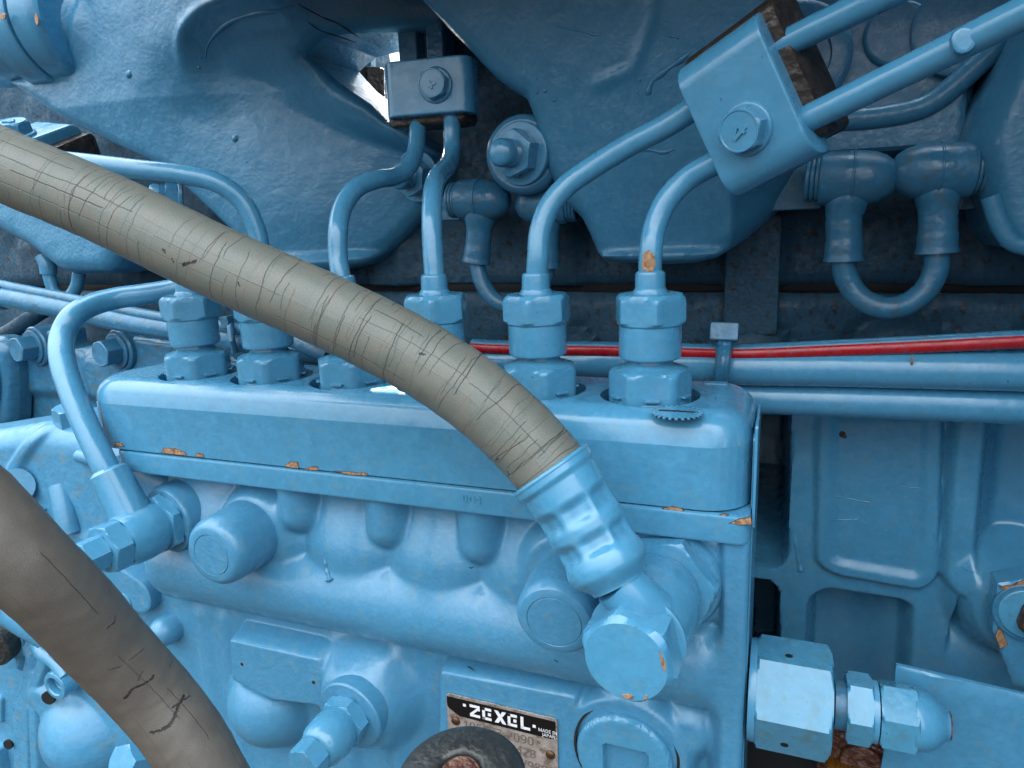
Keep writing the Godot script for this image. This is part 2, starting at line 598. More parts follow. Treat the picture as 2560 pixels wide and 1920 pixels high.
func make_materials() -> void:
	var blue := Color(0.27, 0.52, 0.65)
	var sh := noise_image(512, 0.014, 5, 77)
	for y in 512:
		for x in 512:
			var g := 0.55 + 0.45 * sstep(0.3, 0.72, sh.get_pixel(x, y).r)
			sh.set_pixel(x, y, Color(g, g, g))
	uneven_sheen = tex(sh)
	var peel := noise_image(512, 0.03, 3, 11)
	var cast := noise_image(512, 0.035, 5, 23)
	M.paint = painted(mottled(512, blue, 0.035, Color(0.40, 0.52, 0.57), 0.58, 0.95, 0.35, 3, 0.02, 0.016, 0.4), 0.34, bump(peel, 2.0), 0.32, 12.0, 0.3)
	M.cast = painted(mottled(512, blue * Color(0.95, 0.95, 0.96), 0.04, Color(0.42, 0.52, 0.56), 0.58, 0.95, 0.45, 5, 0.02, 0.012, 0.4), 0.5, bump(cast, 3.0), 0.45, 22.0, 0.25)
	M.dusty = painted(mottled(512, blue * Color(0.97, 0.97, 0.98), 0.05, Color(0.43, 0.48, 0.5), 0.5, 0.95, 0.6, 6, 0.02, 0.009, 0.5), 0.55, bump(cast, 3.0), 0.4, 16.0, 0.15)
	M.scuffed = painted(mottled(512, blue * Color(1.02, 1.02, 1.0), 0.05, Color(0.36, 0.4, 0.34), 0.6, 0.95, 0.6, 17, 0.02, 0.018, 0.5), 0.3, bump(peel, 2.0), 0.35, 14.0, 0.25)
	M.rough_cast = painted(mottled(512, blue * Color(0.86, 0.91, 0.92), 0.05, Color(0.33, 0.45, 0.53), 0.58, 0.95, 0.3, 8, 0.03, 0.02, 0.5), 0.5, bump(cast, 4.0), 0.5, 20.0, 0.2)  # blue lowered evenly, putting some of the shade on the runners into the colour
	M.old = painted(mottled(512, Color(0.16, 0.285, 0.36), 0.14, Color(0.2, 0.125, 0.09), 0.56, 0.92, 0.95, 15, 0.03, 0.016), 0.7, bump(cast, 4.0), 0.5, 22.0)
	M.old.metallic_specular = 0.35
	M.dull = painted(mottled(512, Color(0.2, 0.42, 0.54), 0.07, Color(0.33, 0.36, 0.36), 0.55, 0.9, 0.6, 31, 0.02, 0.02, 0.5), 0.42, bump(peel, 3.0), 0.5, 12.0)
	M.clamp_rubber = painted(mottled(256, Color(0.17, 0.135, 0.115), 0.2, Color(0.28, 0.24, 0.21), 0.5, 0.8, 0.7, 41, 0.03, 0.03), 0.55, bump(noise_image(256, 0.03, 4, 43), 5.0), 0.9, 25.0)
	M.black_rubber = painted(mottled(512, Color(0.135, 0.14, 0.14), 0.2, Color(0.3, 0.3, 0.26), 0.6, 0.9, 0.5, 51, 0.03, 0.02), 0.6, bump(noise_image(256, 0.06, 4, 53), 4.0), 0.6, 25.0)
	M.red = painted(mottled(256, Color(0.62, 0.085, 0.12), 0.08, Color(0.45, 0.3, 0.36), 0.68, 0.85, 0.6, 61, 0.02, 0.04), 0.38, bump(noise_image(256, 0.02, 3, 62), 2.0), 0.4, 20.0)
	M.rust = painted(mottled(256, Color(0.26, 0.13, 0.08), 0.3, Color(0.42, 0.3, 0.24), 0.5, 0.75, 0.8, 71, 0.04, 0.03), 0.75, bump(noise_image(256, 0.06, 4, 72), 6.0), 1.0, 25.0)
	M.bare = painted(mottled(256, Color(0.62, 0.47, 0.35), 0.25, Color(0.34, 0.22, 0.15), 0.55, 0.8, 0.7, 81, 0.05, 0.04), 0.45, null, 0.0, 40.0)
	M.plate = painted(mottled(256, Color(0.72, 0.68, 0.65), 0.12, Color(0.45, 0.36, 0.31), 0.55, 0.85, 0.6, 91, 0.03, 0.025), 0.38, bump(noise_image(256, 0.05, 3, 92), 2.0), 0.5, 25.0)
	M.plate.metallic = 0.55
	M.ink = plain(Color(0.03, 0.03, 0.035), 0.4)
	M.white = plain(Color(0.86, 0.85, 0.86), 0.45)
	M.stamp = plain(Color(0.5, 0.45, 0.42), 0.4, 0.5)
	M.brass = plain(Color(0.75, 0.58, 0.3), 0.35, 0.9)
	M.rivet = plain(Color(0.36, 0.26, 0.18), 0.35, 0.7)
	M.dark = plain(Color(0.02, 0.025, 0.03), 0.8)
	M.hose = hose_material(101, Color(0.415, 0.435, 0.405), Color(0.425, 0.42, 0.385), 130, 18, [[0.395, 0.03, 14, 0.2, 3.0], [0.41, 0.05, 9, 0.1, 2.0], [0.425, 0.055, 34, 0.05, 6.0], [0.50, 0.02, 10, 1.2, 2.0], [0.745, 0.97, 12, -1.2, 4.0], [0.90, 0.12, 10, 0.8, 3.0], [0.92, 0.14, 16, 0.5, 3.0], [0.94, 0.15, 10, 0.9, 2.0]])
	M.hose_brown = hose_material(202, Color(0.355, 0.33, 0.305), Color(0.365, 0.345, 0.315), 6, 17, [[0.36, 0.72, 26, 1.2, 2.0], [0.40, 0.80, 30, 1.4, 2.5], [0.49, 0.90, 26, 1.7, 2.0], [0.50, 0.80, 30, 1.3, 2.5], [0.53, 0.86, 24, 1.0, 2.0], [0.555, 0.84, 70, 1.45, 7.0], [0.575, 0.72, 26, 1.2, 2.0], [0.645, 0.80, 100, 1.5, 9.0], [0.655, 0.78, 40, 1.3, 6.0], [0.70, 0.62, 34, 0.9, 2.5], [0.73, 0.62, 30, 0.6, 2.5]], 0.6)

# ---------------------------------------------------------------- builders
# where the line of sight through a pixel of the photograph meets a sculpted front
func on_front(px: float, py: float, hf: Callable, z0: float) -> Vector3:
	var z := z0
	for k in 12:
		var p := PZ(px, py, z)
		z = lerpf(z, hf.call(Vector2(p.x, p.y), 30.0), 0.8)
	return PZ(px, py, z)
# a run or ridge of thick paint, or a hairline crack, lying on a sculpted front
func paint_run(called: String, px: Array, r: float, hf: Callable, z0: float, mat: Material, parent: Node3D, tip := 1.0, sink := 0.35) -> void:
	var p := []
	for i in range(0, px.size(), 2): p.append(on_front(px[i], px[i + 1], hf, z0) - Vector3(0, 0, r * sink))
	var q := smooth_path(p, 5)
	rng.seed = int(px[0] * 7 + px[1])
	var ph := rng.randf() * 6.0
	part(called, sweep(q, func(f: float, _a: float) -> float: return r * (0.35 + 0.65 * sstep(0.0, 0.25, f)) * (1.0 + 0.25 * sin(f * 17.0 + ph)) * (lerpf(1.0, tip, sstep(0.75, 0.92, f)) * sqrt(maxf(1.0 - pow(maxf(f - 0.9, 0.0) / 0.1, 2.0), 0.02))), 8), mat, parent, 70.0)
func nub(px: float, py: float, r: float, hf: Callable, z0: float, mat: Material, parent: Node3D) -> void:
	part("paint_nub", lathe(on_front(px, py, hf, z0) - Vector3(0, 0, r * 0.3), Vector3(0.1, -0.2, 1), [[r * 1.5, -0.4], [r * 1.1, 0.1], [r * 0.85, r * 0.5], [r * 0.5, r * 0.8], [0, r * 0.9]], 0.0, 0.0, 14), mat, parent, 80.0)
func ragged(pl: PackedVector2Array, amount: float) -> PackedVector2Array:
	var o := PackedVector2Array()
	for i in pl.size():
		var a := pl[i]
		var b := pl[(i + 1) % pl.size()]
		var n := maxi(1, int(a.distance_to(b) / 0.7))
		for k in n:
			o.append(a.lerp(b, float(k) / n) + Vector2(rng.randf_range(-amount, amount), rng.randf_range(-amount, amount)))
	return o
func chip(parent: Node3D, pts: Array, z: float, lift := 0.1) -> void:
	rng.seed = int(pts[0])
	var pl := ragged(poly(pts, z), 0.13)
	var edge := part("chipped_paint_edge", prism(Vector3(0, 0, z), Basis(), pl, -0.1, lift, 0.0), M.rust, parent)
	edge.set_meta("label", "dark rim of a paint chip")
	var inner := Geometry2D.offset_polygon(pl, -0.16)
	if inner.size() > 0 and inner[0].size() > 3:
		part("paint_chip", prism(Vector3(0, 0, z), Basis(), inner[0], -0.1, lift + 0.03, 0.0), M.bare, parent)

func _ready() -> void:
	# ---- camera
	var yaw := 0.378685488
	var pitch := 0.225501935
	var roll := -0.042058867
	R = Basis(Vector3.UP, yaw) * Basis(Vector3.RIGHT, -pitch) * Basis(Vector3.BACK, roll)
	var cam := Camera3D.new()
	cam.name = "camera"
	cam.fov = rad_to_deg(2.0 * atan(960.0 / F))
	cam.near = 0.01
	cam.far = 50.0
	cam.transform = Transform3D(R, C * MM)
	add_child(cam)
	cam.current = true
	# ---- sky, exposure
	var env := Environment.new()
	env.background_mode = Environment.BG_SKY
	var sm := ProceduralSkyMaterial.new()
	sm.sky_top_color = Color(0.93, 0.97, 1.0)
	sm.sky_horizon_color = Color(0.36, 0.37, 0.39)
	sm.sky_curve = 0.55
	sm.ground_bottom_color = Color(0.15, 0.135, 0.12)
	sm.ground_horizon_color = Color(0.26, 0.235, 0.215)
	sm.ground_curve = 0.08
	var sky := Sky.new()
	sky.sky_material = sm
	env.sky = sky
	env.tonemap_mode = Environment.TONE_MAPPER_LINEAR
	env.tonemap_exposure = 7.1
	env.sdfgi_enabled = true
	env.ssao_enabled = true
	env.ssil_enabled = true
	var we := WorldEnvironment.new()
	we.name = "world_environment"
	we.environment = env
	add_child(we)
	# ---- sun, high behind the engine
	var sun := DirectionalLight3D.new()
	sun.name = "sun"
	sun.light_color = Color(1.0, 0.95, 0.88)
	sun.light_energy = 1.2
	sun.light_angular_distance = 0.5
	sun.shadow_enabled = true
	add_child(sun)
	sun.look_at_from_position(Vector3.ZERO, -Vector3(-52.0, 118.0, -115.0).normalized(), Vector3.UP)

	make_materials()
	build_head_and_block()
	build_manifold()
	build_pump()
	build_valves_and_pipes()
	build_clamps()
	build_hoses()
	build_banjos()
	build_boots()
	build_wiring()
	build_left_side()
	build_right_side()

# ---------------------------------------------------------------- cylinder head, block
func build_head_and_block() -> void:
	var t := thing("engine_block", "dark weathered blue engine block and cylinder head behind the pipes", "engine block", Vector3(100, -150, -110))
	# cylinder head: rough wall above the gasket line
	var lumps := FastNoiseLite.new()
	lumps.seed = 4
	lumps.frequency = 0.02
	var head := func(p: Vector2, d: float) -> float:
		var z := -112.0 + lumps.get_noise_2d(p.x, p.y) * 3.0
		# hanging ports between the runners
		z += 5.0 * sstep(14.0, 10.0, absf(fposmod(p.x + 20.0, 90.0) - 45.0)) * sstep(60.0, 50.0, p.y)
		return z + rnd(d, 3.0)
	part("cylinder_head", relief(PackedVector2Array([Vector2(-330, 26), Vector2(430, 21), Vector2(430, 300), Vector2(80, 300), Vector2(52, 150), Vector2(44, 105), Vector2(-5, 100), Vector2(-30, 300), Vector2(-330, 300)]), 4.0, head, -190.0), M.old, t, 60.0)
	var gasket := func(_p: Vector2, d: float) -> float: return -113.5 + rnd(d, 0.5)
	part("head_gasket", relief(PackedVector2Array([Vector2(-330, 23), Vector2(430, 18), Vector2(430, 21.5), Vector2(-330, 26.5)]), 2.0, gasket, -180.0), M.dark, t)
	var block := func(p: Vector2, d: float) -> float:
		var z := -106.0 + lumps.get_noise_2d(p.x * 1.3, p.y * 1.3 + 50.0) * 3.0
		for c in [[118.0, -14.0], [205.0, -12.0], [262.0, -8.0], [320.0, -6.0]]:
			var q := p.distance_to(Vector2(c[0], c[1]))
			z += 5.0 * sstep(20.0, 15.0, q) - 3.0 * sstep(24.0, 20.0, q) * sstep(14.0, 20.0, q)
		return z + rnd(d, 3.0)
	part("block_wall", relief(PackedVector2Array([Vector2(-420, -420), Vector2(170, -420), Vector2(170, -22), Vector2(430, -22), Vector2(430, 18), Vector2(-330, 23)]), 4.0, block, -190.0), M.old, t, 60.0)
	# ribbed crankcase panel right of the pump
	var zp := -85.0
	var up := round_corners(poly([2040, 1000, 2360, 1000, 2345, 1440, 2300, 1472, 2080, 1432, 2035, 1400], zp), 6.0)
	var lowp := round_corners(poly([2022, 1500, 2060, 1473, 2255, 1502, 2285, 1520, 2260, 1960, 2005, 1960], zp), 6.0)
	var slot1 := round_corners(poly([1840, 985, 1975, 985, 1965, 1390, 1945, 1418, 1840, 1405], zp), 6.0)
	var slot2 := round_corners(poly([1840, 1446, 1920, 1452, 1945, 1480, 1940, 1960, 1840, 1960], zp), 5.0)
	var ridge := poly([2442, 960, 2420, 1180, 2400, 1420], zp)
	var boss := xy(2540, 1490, zp)
	var panel := func(p: Vector2, d: float) -> float:
		var z := zp
		z += 3.4 * sstep(-0.4, 1.2, edge_distance(p, up, [])) - 1.8 * sstep(4.0, 9.0, edge_distance(p, up, []))
		z -= 22.0 * sstep(-1.0, 4.0, edge_distance(p, lowp, [])) * (1.0 - 0.75 * sstep(248.0, 282.0, p.x))
		z -= 125.0 * sstep(-1.0, 3.0, edge_distance(p, slot1, []))
		z -= 125.0 * sstep(-1.0, 3.0, edge_distance(p, slot2, []))
		var r := line_side(p, ridge)
		z += 7.0 * sstep(7.0, 3.5, absf(r + 1.5))
		if r > 0.0: z -= 0.0
		var right := cap_d(p, ridge[0], ridge[2])
		if p.x > ridge[1].x: z -= 9.0 * sstep(3.0, 12.0, right) - 10.0 * sstep(12.0, 45.0, right)
		var q := p.distance_to(boss)
		z = boss(z, zp + 16.0, 27.0, 15.0, q)
		return z + rnd(d, 2.0)
	part("crankcase_panel", relief(poly([1800, 960, 2680, 960, 2680, 2020, 1800, 2020], zp), 0.95, panel, -240.0), M.paint, t, 75.0)
	part("added_shade_box", box(Vector3(0, -70, -70), frame_of(Vector3.RIGHT, Vector3.UP), 380, 520, 330, 520, 60.0, 8.0), M.cast, t)  # unseen box added at the right to keep light off the panel
	var cp: Node3D = t.get_node("crankcase_panel")
	for c in [[2085, 1240, 2110, 1244, 2150, 1252, 2185, 1258], [2250, 1216, 2290, 1220, 2330, 1222], [2062, 1296, 2105, 1300, 2150, 1298], [2330, 1424, 2350, 1402, 2375, 1392], [2400, 1416, 2425, 1428, 2440, 1432], [2045, 1172, 2068, 1166]]: paint_run("paint_ridge", c, 0.32, panel, zp, M.paint, cp)
	paint_run("paint_drip", [1986, 1330, 1990, 1365, 1996, 1400, 2004, 1432], 0.9, panel, zp, M.paint, cp, 1.9)
	for c in [[2106, 1086, 1.3], [2112, 1092, 0.8]]: nub(c[0], c[1], c[2], panel, zp, M.rust, cp)
	# core plugs and round bosses on the upper right of the head
	var zc := -96.0
	var flat := func(p: Vector2, d: float) -> float: return zc + rnd(d, 3.0) + lumps.get_noise_2d(p.x * 3.0, p.y * 3.0) * 0.5
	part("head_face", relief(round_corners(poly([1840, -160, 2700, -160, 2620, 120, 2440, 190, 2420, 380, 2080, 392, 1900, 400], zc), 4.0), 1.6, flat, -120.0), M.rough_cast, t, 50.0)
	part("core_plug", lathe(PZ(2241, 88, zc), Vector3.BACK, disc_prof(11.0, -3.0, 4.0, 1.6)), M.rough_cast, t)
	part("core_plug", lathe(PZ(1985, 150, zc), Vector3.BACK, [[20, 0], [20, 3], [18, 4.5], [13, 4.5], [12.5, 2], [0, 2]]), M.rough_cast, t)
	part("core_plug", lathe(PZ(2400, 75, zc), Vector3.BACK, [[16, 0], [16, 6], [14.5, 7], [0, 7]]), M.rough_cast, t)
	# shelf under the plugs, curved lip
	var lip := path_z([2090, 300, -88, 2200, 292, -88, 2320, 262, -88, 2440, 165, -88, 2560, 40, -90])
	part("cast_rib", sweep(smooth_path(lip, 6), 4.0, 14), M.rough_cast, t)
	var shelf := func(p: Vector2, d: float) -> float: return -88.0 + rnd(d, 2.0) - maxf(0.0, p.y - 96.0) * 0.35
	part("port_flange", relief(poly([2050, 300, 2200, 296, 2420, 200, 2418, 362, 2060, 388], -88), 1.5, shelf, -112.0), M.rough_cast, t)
	for q in [[1134, 520, 62, 64], [1424, 528, 40, 36], [1975, 470, 130, 96], [2440, 460, 70, 100]]:
		var c := PZ(q[0], q[1], -92)
		part("sender_boss", box(c, Basis(), q[2] / 5.7, q[3] / 5.7, -16, 4, 1.0, 0.6), M.dull, t)
	part("stiffening_pad", box(PZ(1880, 690, -105), Basis(), 22, 50, -10, 3, 2.0, 1.0), M.old, t)

# ---------------------------------------------------------------- intake manifold
func build_manifold() -> void:
	var t := thing("intake_manifold", "big rough blue cast manifold with two runners across the top", "manifold", PZ(1100, 400, -90))
	var lump := FastNoiseLite.new()
	lump.seed = 9
	lump.frequency = 0.045
	lump.fractal_octaves = 3
	# left runner with its bulge and the bridge over the gap
	var z1 := -70.0
	var curve := PackedVector2Array()
	for q: Vector3 in smooth_path(path_z([760, -420, z1, 745, 0, z1, 650, 28, z1, 570, 58, z1, 524, 110, z1, 512, 190, z1, 545, 290, z1, 630, 400, z1, 730, 560, z1, 800, 900, z1, 830, 1500, z1]), 4): curve.append(Vector2(q.x, q.y))
	curve.append_array(poly([-2500, 1500, -2500, -2000, 760, -2000], z1))
	var gap := xy(905, 180, z1)
	var sa := xy(60, 62, -58)
	var sb := xy(430, 120, -58)
	var f1 := func(p: Vector2, d: float) -> float:
		var s := -edge_distance(p, curve, [])          # + is right of the curve as it runs down
		var z := z1 + 15.0
		var hi := sstep(105.0, 145.0, p.y)
		z -= lerpf(40.0 * sstep(-45.0, 78.0, s), 8.0 * sstep(-4.0, 12.0, s) + 31.0 * sstep(-12.0, 78.0, s), hi)
		z += 2.2 * exp(-pow((s + 2.5) / 3.0, 2.0)) * sstep(120.0, 150.0, p.y)
		z -= 0.22 * maxf(0.0, 118.0 - p.y)
		# the inlet stub runs into the bulge
		var sd := (sb - sa).normalized()
		var sq := absf(sd.cross(p - sa))
		if sq < 27.0: z = smax(z, -66.0 - 40.0 * sstep(10.0, 95.0, (p - sa).dot(sd)) + sqrt(729.0 - sq * sq), 4.0)
		# lower lip of the runner
		z += 6.0 * sstep(44.0, 38.0, p.y)
		return z + rnd(d, 6.5) + lump.get_noise_2d(p.x, p.y) * 0.4
	var p1 := poly([130, 150, 130, -900], -45.0)
	p1.append_array(poly([1400, -1000, 1400, 40], z1))
	p1.append_array(poly([1140, 80, 1006, 95, 925, 108, 880, 120, 858, 136], -98.0))
	p1.append_array(poly([852, 165, 872, 188, 902, 220, 940, 248, 975, 272, 1005, 305, 1065, 345, 1108, 385, 1120, 430, 1100, 490], -104.0))
	var p1b := poly([1055, 548, 1002, 611, 953, 656, 883, 672, 740, 690], -108.0)
	p1b.append_array(poly([690, 660], -96.0))
	p1.append_array(p1b)
	p1.append_array(poly([590, 578, 455, 424, 410, 402, 246, 316, 94, 213], -76.0))
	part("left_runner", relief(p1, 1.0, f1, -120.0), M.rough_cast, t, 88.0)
	var lr: Node3D = t.get_node("left_runner")
	for c in [[740, 8, 800, 40, 850, 62, 905, 100], [765, 52, 800, 76, 850, 92, 892, 108]]: paint_run("paint_crack", c, 0.28, f1, z1, M.dark, lr, 0.5, 0.9)
	paint_run("paint_ridge", [512, 150, 516, 118, 540, 82, 580, 52, 640, 33, 700, 24, 742, 12], 0.9, f1, z1, M.rough_cast, lr)
	for c in [[586, 347, 1.7], [322, 186, 2.0], [496, 168, 0.6], [500, 145, 0.5], [615, 405, 0.5]]: nub(c[0], c[1], c[2], f1, z1, M.rough_cast, lr)
	# right runner
	var z2 := -58.0
	var facet := poly([1985, -1500, 1960, 100, 1880, 330, 1826, 480, 1815, 2500, 5000, 2500, 5000, -1500], z2)
	var crease := poly([1660, -40, 1640, 60, 1590, 180, 1500, 215], z2)
	var ear2 := xy(1303, 385, -66)
	var f2 := func(p: Vector2, d: float) -> float:
		var z := z2
		z -= maxf(0.0, edge_distance(p, facet, [])) * 1.5
		z += 0.24 * (p.y - 85.0)
		z += 4.5 * sstep(42.0, 37.5, p.y)
		z = boss(z, -64.0, 22.0, 12.0, p.distance_to(ear2))
		var s := line_side(p, crease)
		z += 1.3 * exp(-pow(s / 2.2, 2.0))
		return z + rnd(d, 7.0) + lump.get_noise_2d(p.x + 300.0, p.y) * 0.4
	var p2 := poly([1040, -900, 1030, -300, 1040, -60, 1075, 10, 1140, 85, 1186, 135, 1240, 197, 1273, 221, 1313, 246, 1330, 300, 1345, 420, 1400, 512, 1432, 545, 1449, 586, 1466, 631, 1490, 653, 1527, 662, 1660, 667, 1721, 664, 1783, 650, 1853, 606, 1955, 516, 2074, 389, 2030, 240, 1990, 120, 1948, 40, 1958, -30, 2010, -300, 2060, -900], z2)
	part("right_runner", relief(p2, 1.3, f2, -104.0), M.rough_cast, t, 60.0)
	# ear for the stud
	var e := PZ(1303, 385, -62)
	part("stud_ear", lathe(e, Vector3(0.1, 0, 1), [[15.5, -36], [15.5, -4], [14.8, -1.5], [13, 0], [0, 0]]), M.cast, t)
	var rr: Node3D = t.get_node("right_runner")
	paint_run("paint_ridge", [1378, 62, 1410, 66, 1440, 74, 1478, 84, 1505, 88], 0.5, f2, z2, M.rough_cast, rr)
	paint_run("paint_ridge", [1738, 118, 1700, 150, 1660, 178, 1630, 205, 1618, 240], 1.1, f2, z2, M.rough_cast, rr)
	paint_run("paint_ridge", [1660, 88, 1680, 90, 1700, 95], 0.5, f2, z2, M.rough_cast, rr)
	paint_run("paint_ridge", [1560, 376, 1610, 372, 1660, 380, 1690, 370], 0.8, f2, z2, M.rough_cast, rr)
	for c in [[1340, 196, 0.6], [1363, 226, 0.9], [1342, 232, 0.5], [1600, 200, 0.6], [1594, 228, 0.5], [1385, 250, 0.7]]: nub(c[0], c[1], c[2], f2, z2, M.rough_cast, rr)
	# inlet stub and its flange at the upper left
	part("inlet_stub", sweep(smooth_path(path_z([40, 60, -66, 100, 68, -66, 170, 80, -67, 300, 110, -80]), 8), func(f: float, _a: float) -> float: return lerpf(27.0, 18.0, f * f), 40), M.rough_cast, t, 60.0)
	var o := Vector3(PZ(100, 100, -38).x - 11.0, sa.y, -66)
	var ax := Vector3(1, -0.03, 0).normalized()
	part("stub_collar", lathe(o, ax, [[0, -4.4], [29.6, -4.4], [30.2, -3.6], [29.6, 6], [28.4, 9], [26, 11], [0, 11]], 0.0, 0.0, 64), M.paint, t)
	var fl := lathe(o, ax, [[0, -22], [30.5, -22], [31.6, -20.5], [31.6, -6.5], [30.8, -5.2], [24, -4.9], [0, -4.9]], 0.0, 0.0, 64)
	part("inlet_flange", fl, M.paint, t)
	part("flange_hub", lathe(o, ax, [[0, -60], [26, -60], [27, -22], [0, -22]], 0.0, 0.0, 64), M.cast, t)
	for q in [[8, 40, -33, 30, 16], [92, 48, -38, 14, 34]]:
		var c := PZ(q[0], q[1], q[2])
		part("paint_chip", prism(c, Basis(), round_corners(PackedVector2Array([Vector2(-q[3] / 12.0, -1), Vector2(-0.4, -q[4] / 12.0), Vector2(1.0, -1.2), Vector2(q[3] / 14.0, 0.6), Vector2(0.2, q[4] / 12.0), Vector2(-1.0, 1.0)]), 0.3, 1), -0.4, 0.2, 0.05), M.bare, t)
	part("added_shade_pipe", sweep([Vector3(-30, 240, 22), Vector3(300, 240, 22), Vector3(800, 240, 22)], 95.0, 32), M.paint, t, 60.0)  # unseen pipe, added overhead to shade the runners and stop the sun
	# runner further left, its lower end shows under the hose
	var f0 := func(p: Vector2, d: float) -> float: return -64.0 + rnd(d, 10.0) + lump.get_noise_2d(p.x - 300.0, p.y) * 0.4
	var t0 := thing("manifold_runner", "rounded end of a dark blue runner below the upper hose", "manifold runner", PZ(150, 600, -90))
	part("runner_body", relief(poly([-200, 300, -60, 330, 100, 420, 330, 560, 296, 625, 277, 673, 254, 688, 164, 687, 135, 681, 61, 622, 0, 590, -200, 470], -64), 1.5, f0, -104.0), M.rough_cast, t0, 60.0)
	# studs
	stud("manifold_stud", "domed stud with nut and wide washer beside the right runner", e + Vector3(0.2, 0, 0), Vector3(-0.16, -0.03, 1), 1.0)
	stud("manifold_stud", "shaded stud with nut behind the two bent pipes", PZ(1046, 440, -100), Vector3(-0.1, -0.1, 1), 1.0)
	stud("manifold_stud", "threaded stud and nut in the gap under the leftmost bent pipe", PZ(455, 486, -84), Vector3(-0.75, 0.1, 0.75), 0.85)
	var rc := thing("rocker_cover", "pale blue sloping cover seen through the gap left of the small clamp", "engine cover", Vector3(20, 60, -190))
	part("cover_shell", prism(Vector3(20, 108, -235), Basis(Vector3.RIGHT, -1.05), rounded_rect(200, 230, 8, 4), -14, 0, 2.0), M.paint, rc)
	part("cover_rib", box(Vector3(10, 108, -235), Basis(Vector3.RIGHT, -1.05), 7, 225, -4, 3, 2.5, 1.0), M.paint, rc)
	part("cover_nut", hexagon(PZ(905, 142, -150), Vector3(0.1, 1, 0.05), 13.0, -6, 7, 0.2), M.dull, rc)
	part("cover_nut", hexagon(PZ(922, 190, -150), Vector3(0.1, 1, 0.05), 17.0, -14, 4, 0.5), M.rust, rc)
	var sp := thing("head_bolt", "tall hexagon bolt head behind the small clamp", "bolt", PZ(1010, 150, -92))
	part("bolt_head", prism(PZ(1035, 130, -96), frame_of(Vector3.UP, Vector3.BACK), rounded_rect(9.5, 12, 1, 3), -10, 26, 0.4), M.dull, sp)
	part("bolt_shank", prism(PZ(1102, 128, -96), frame_of(Vector3.UP, Vector3.BACK), rounded_rect(8.5, 12, 1, 3), -10, 26, 0.4), M.dull, sp)
	part("bolt_washer", prism(PZ(1068, 118, -104), frame_of(Vector3.UP, Vector3.BACK), rounded_rect(16, 12, 1, 3), -10, 26, 0.4), M.paint, sp)

func stud(called: String, label: String, o: Vector3, d: Vector3, s: float) -> void:
	var t := thing(called, label, "stud", o, "studs and nuts that hold the manifold")
	part("washer", lathe(o, d, disc_prof(12.2 * s, -0.5, 2.0 * s, 0.7)), M.paint, t)
	part("nut", hexagon(o, d, 16.0 * s, 2.0 * s, 9.0 * s, 0.35), M.paint, t)
	var pr := [[0, 8.0 * s]]
	for k in 5:
		pr.append([4.9 * s, (9.0 + k * 0.8) * s])
		pr.append([5.35 * s, (9.4 + k * 0.8) * s])
	pr.append_array([[5.3 * s, 13.2 * s], [5.2 * s, 16.0 * s], [4.4 * s, 17.6 * s], [2.6 * s, 18.4 * s], [0, 18.6 * s]])
	part("stud_end", lathe(o, d, pr), M.paint, t, 50.0)

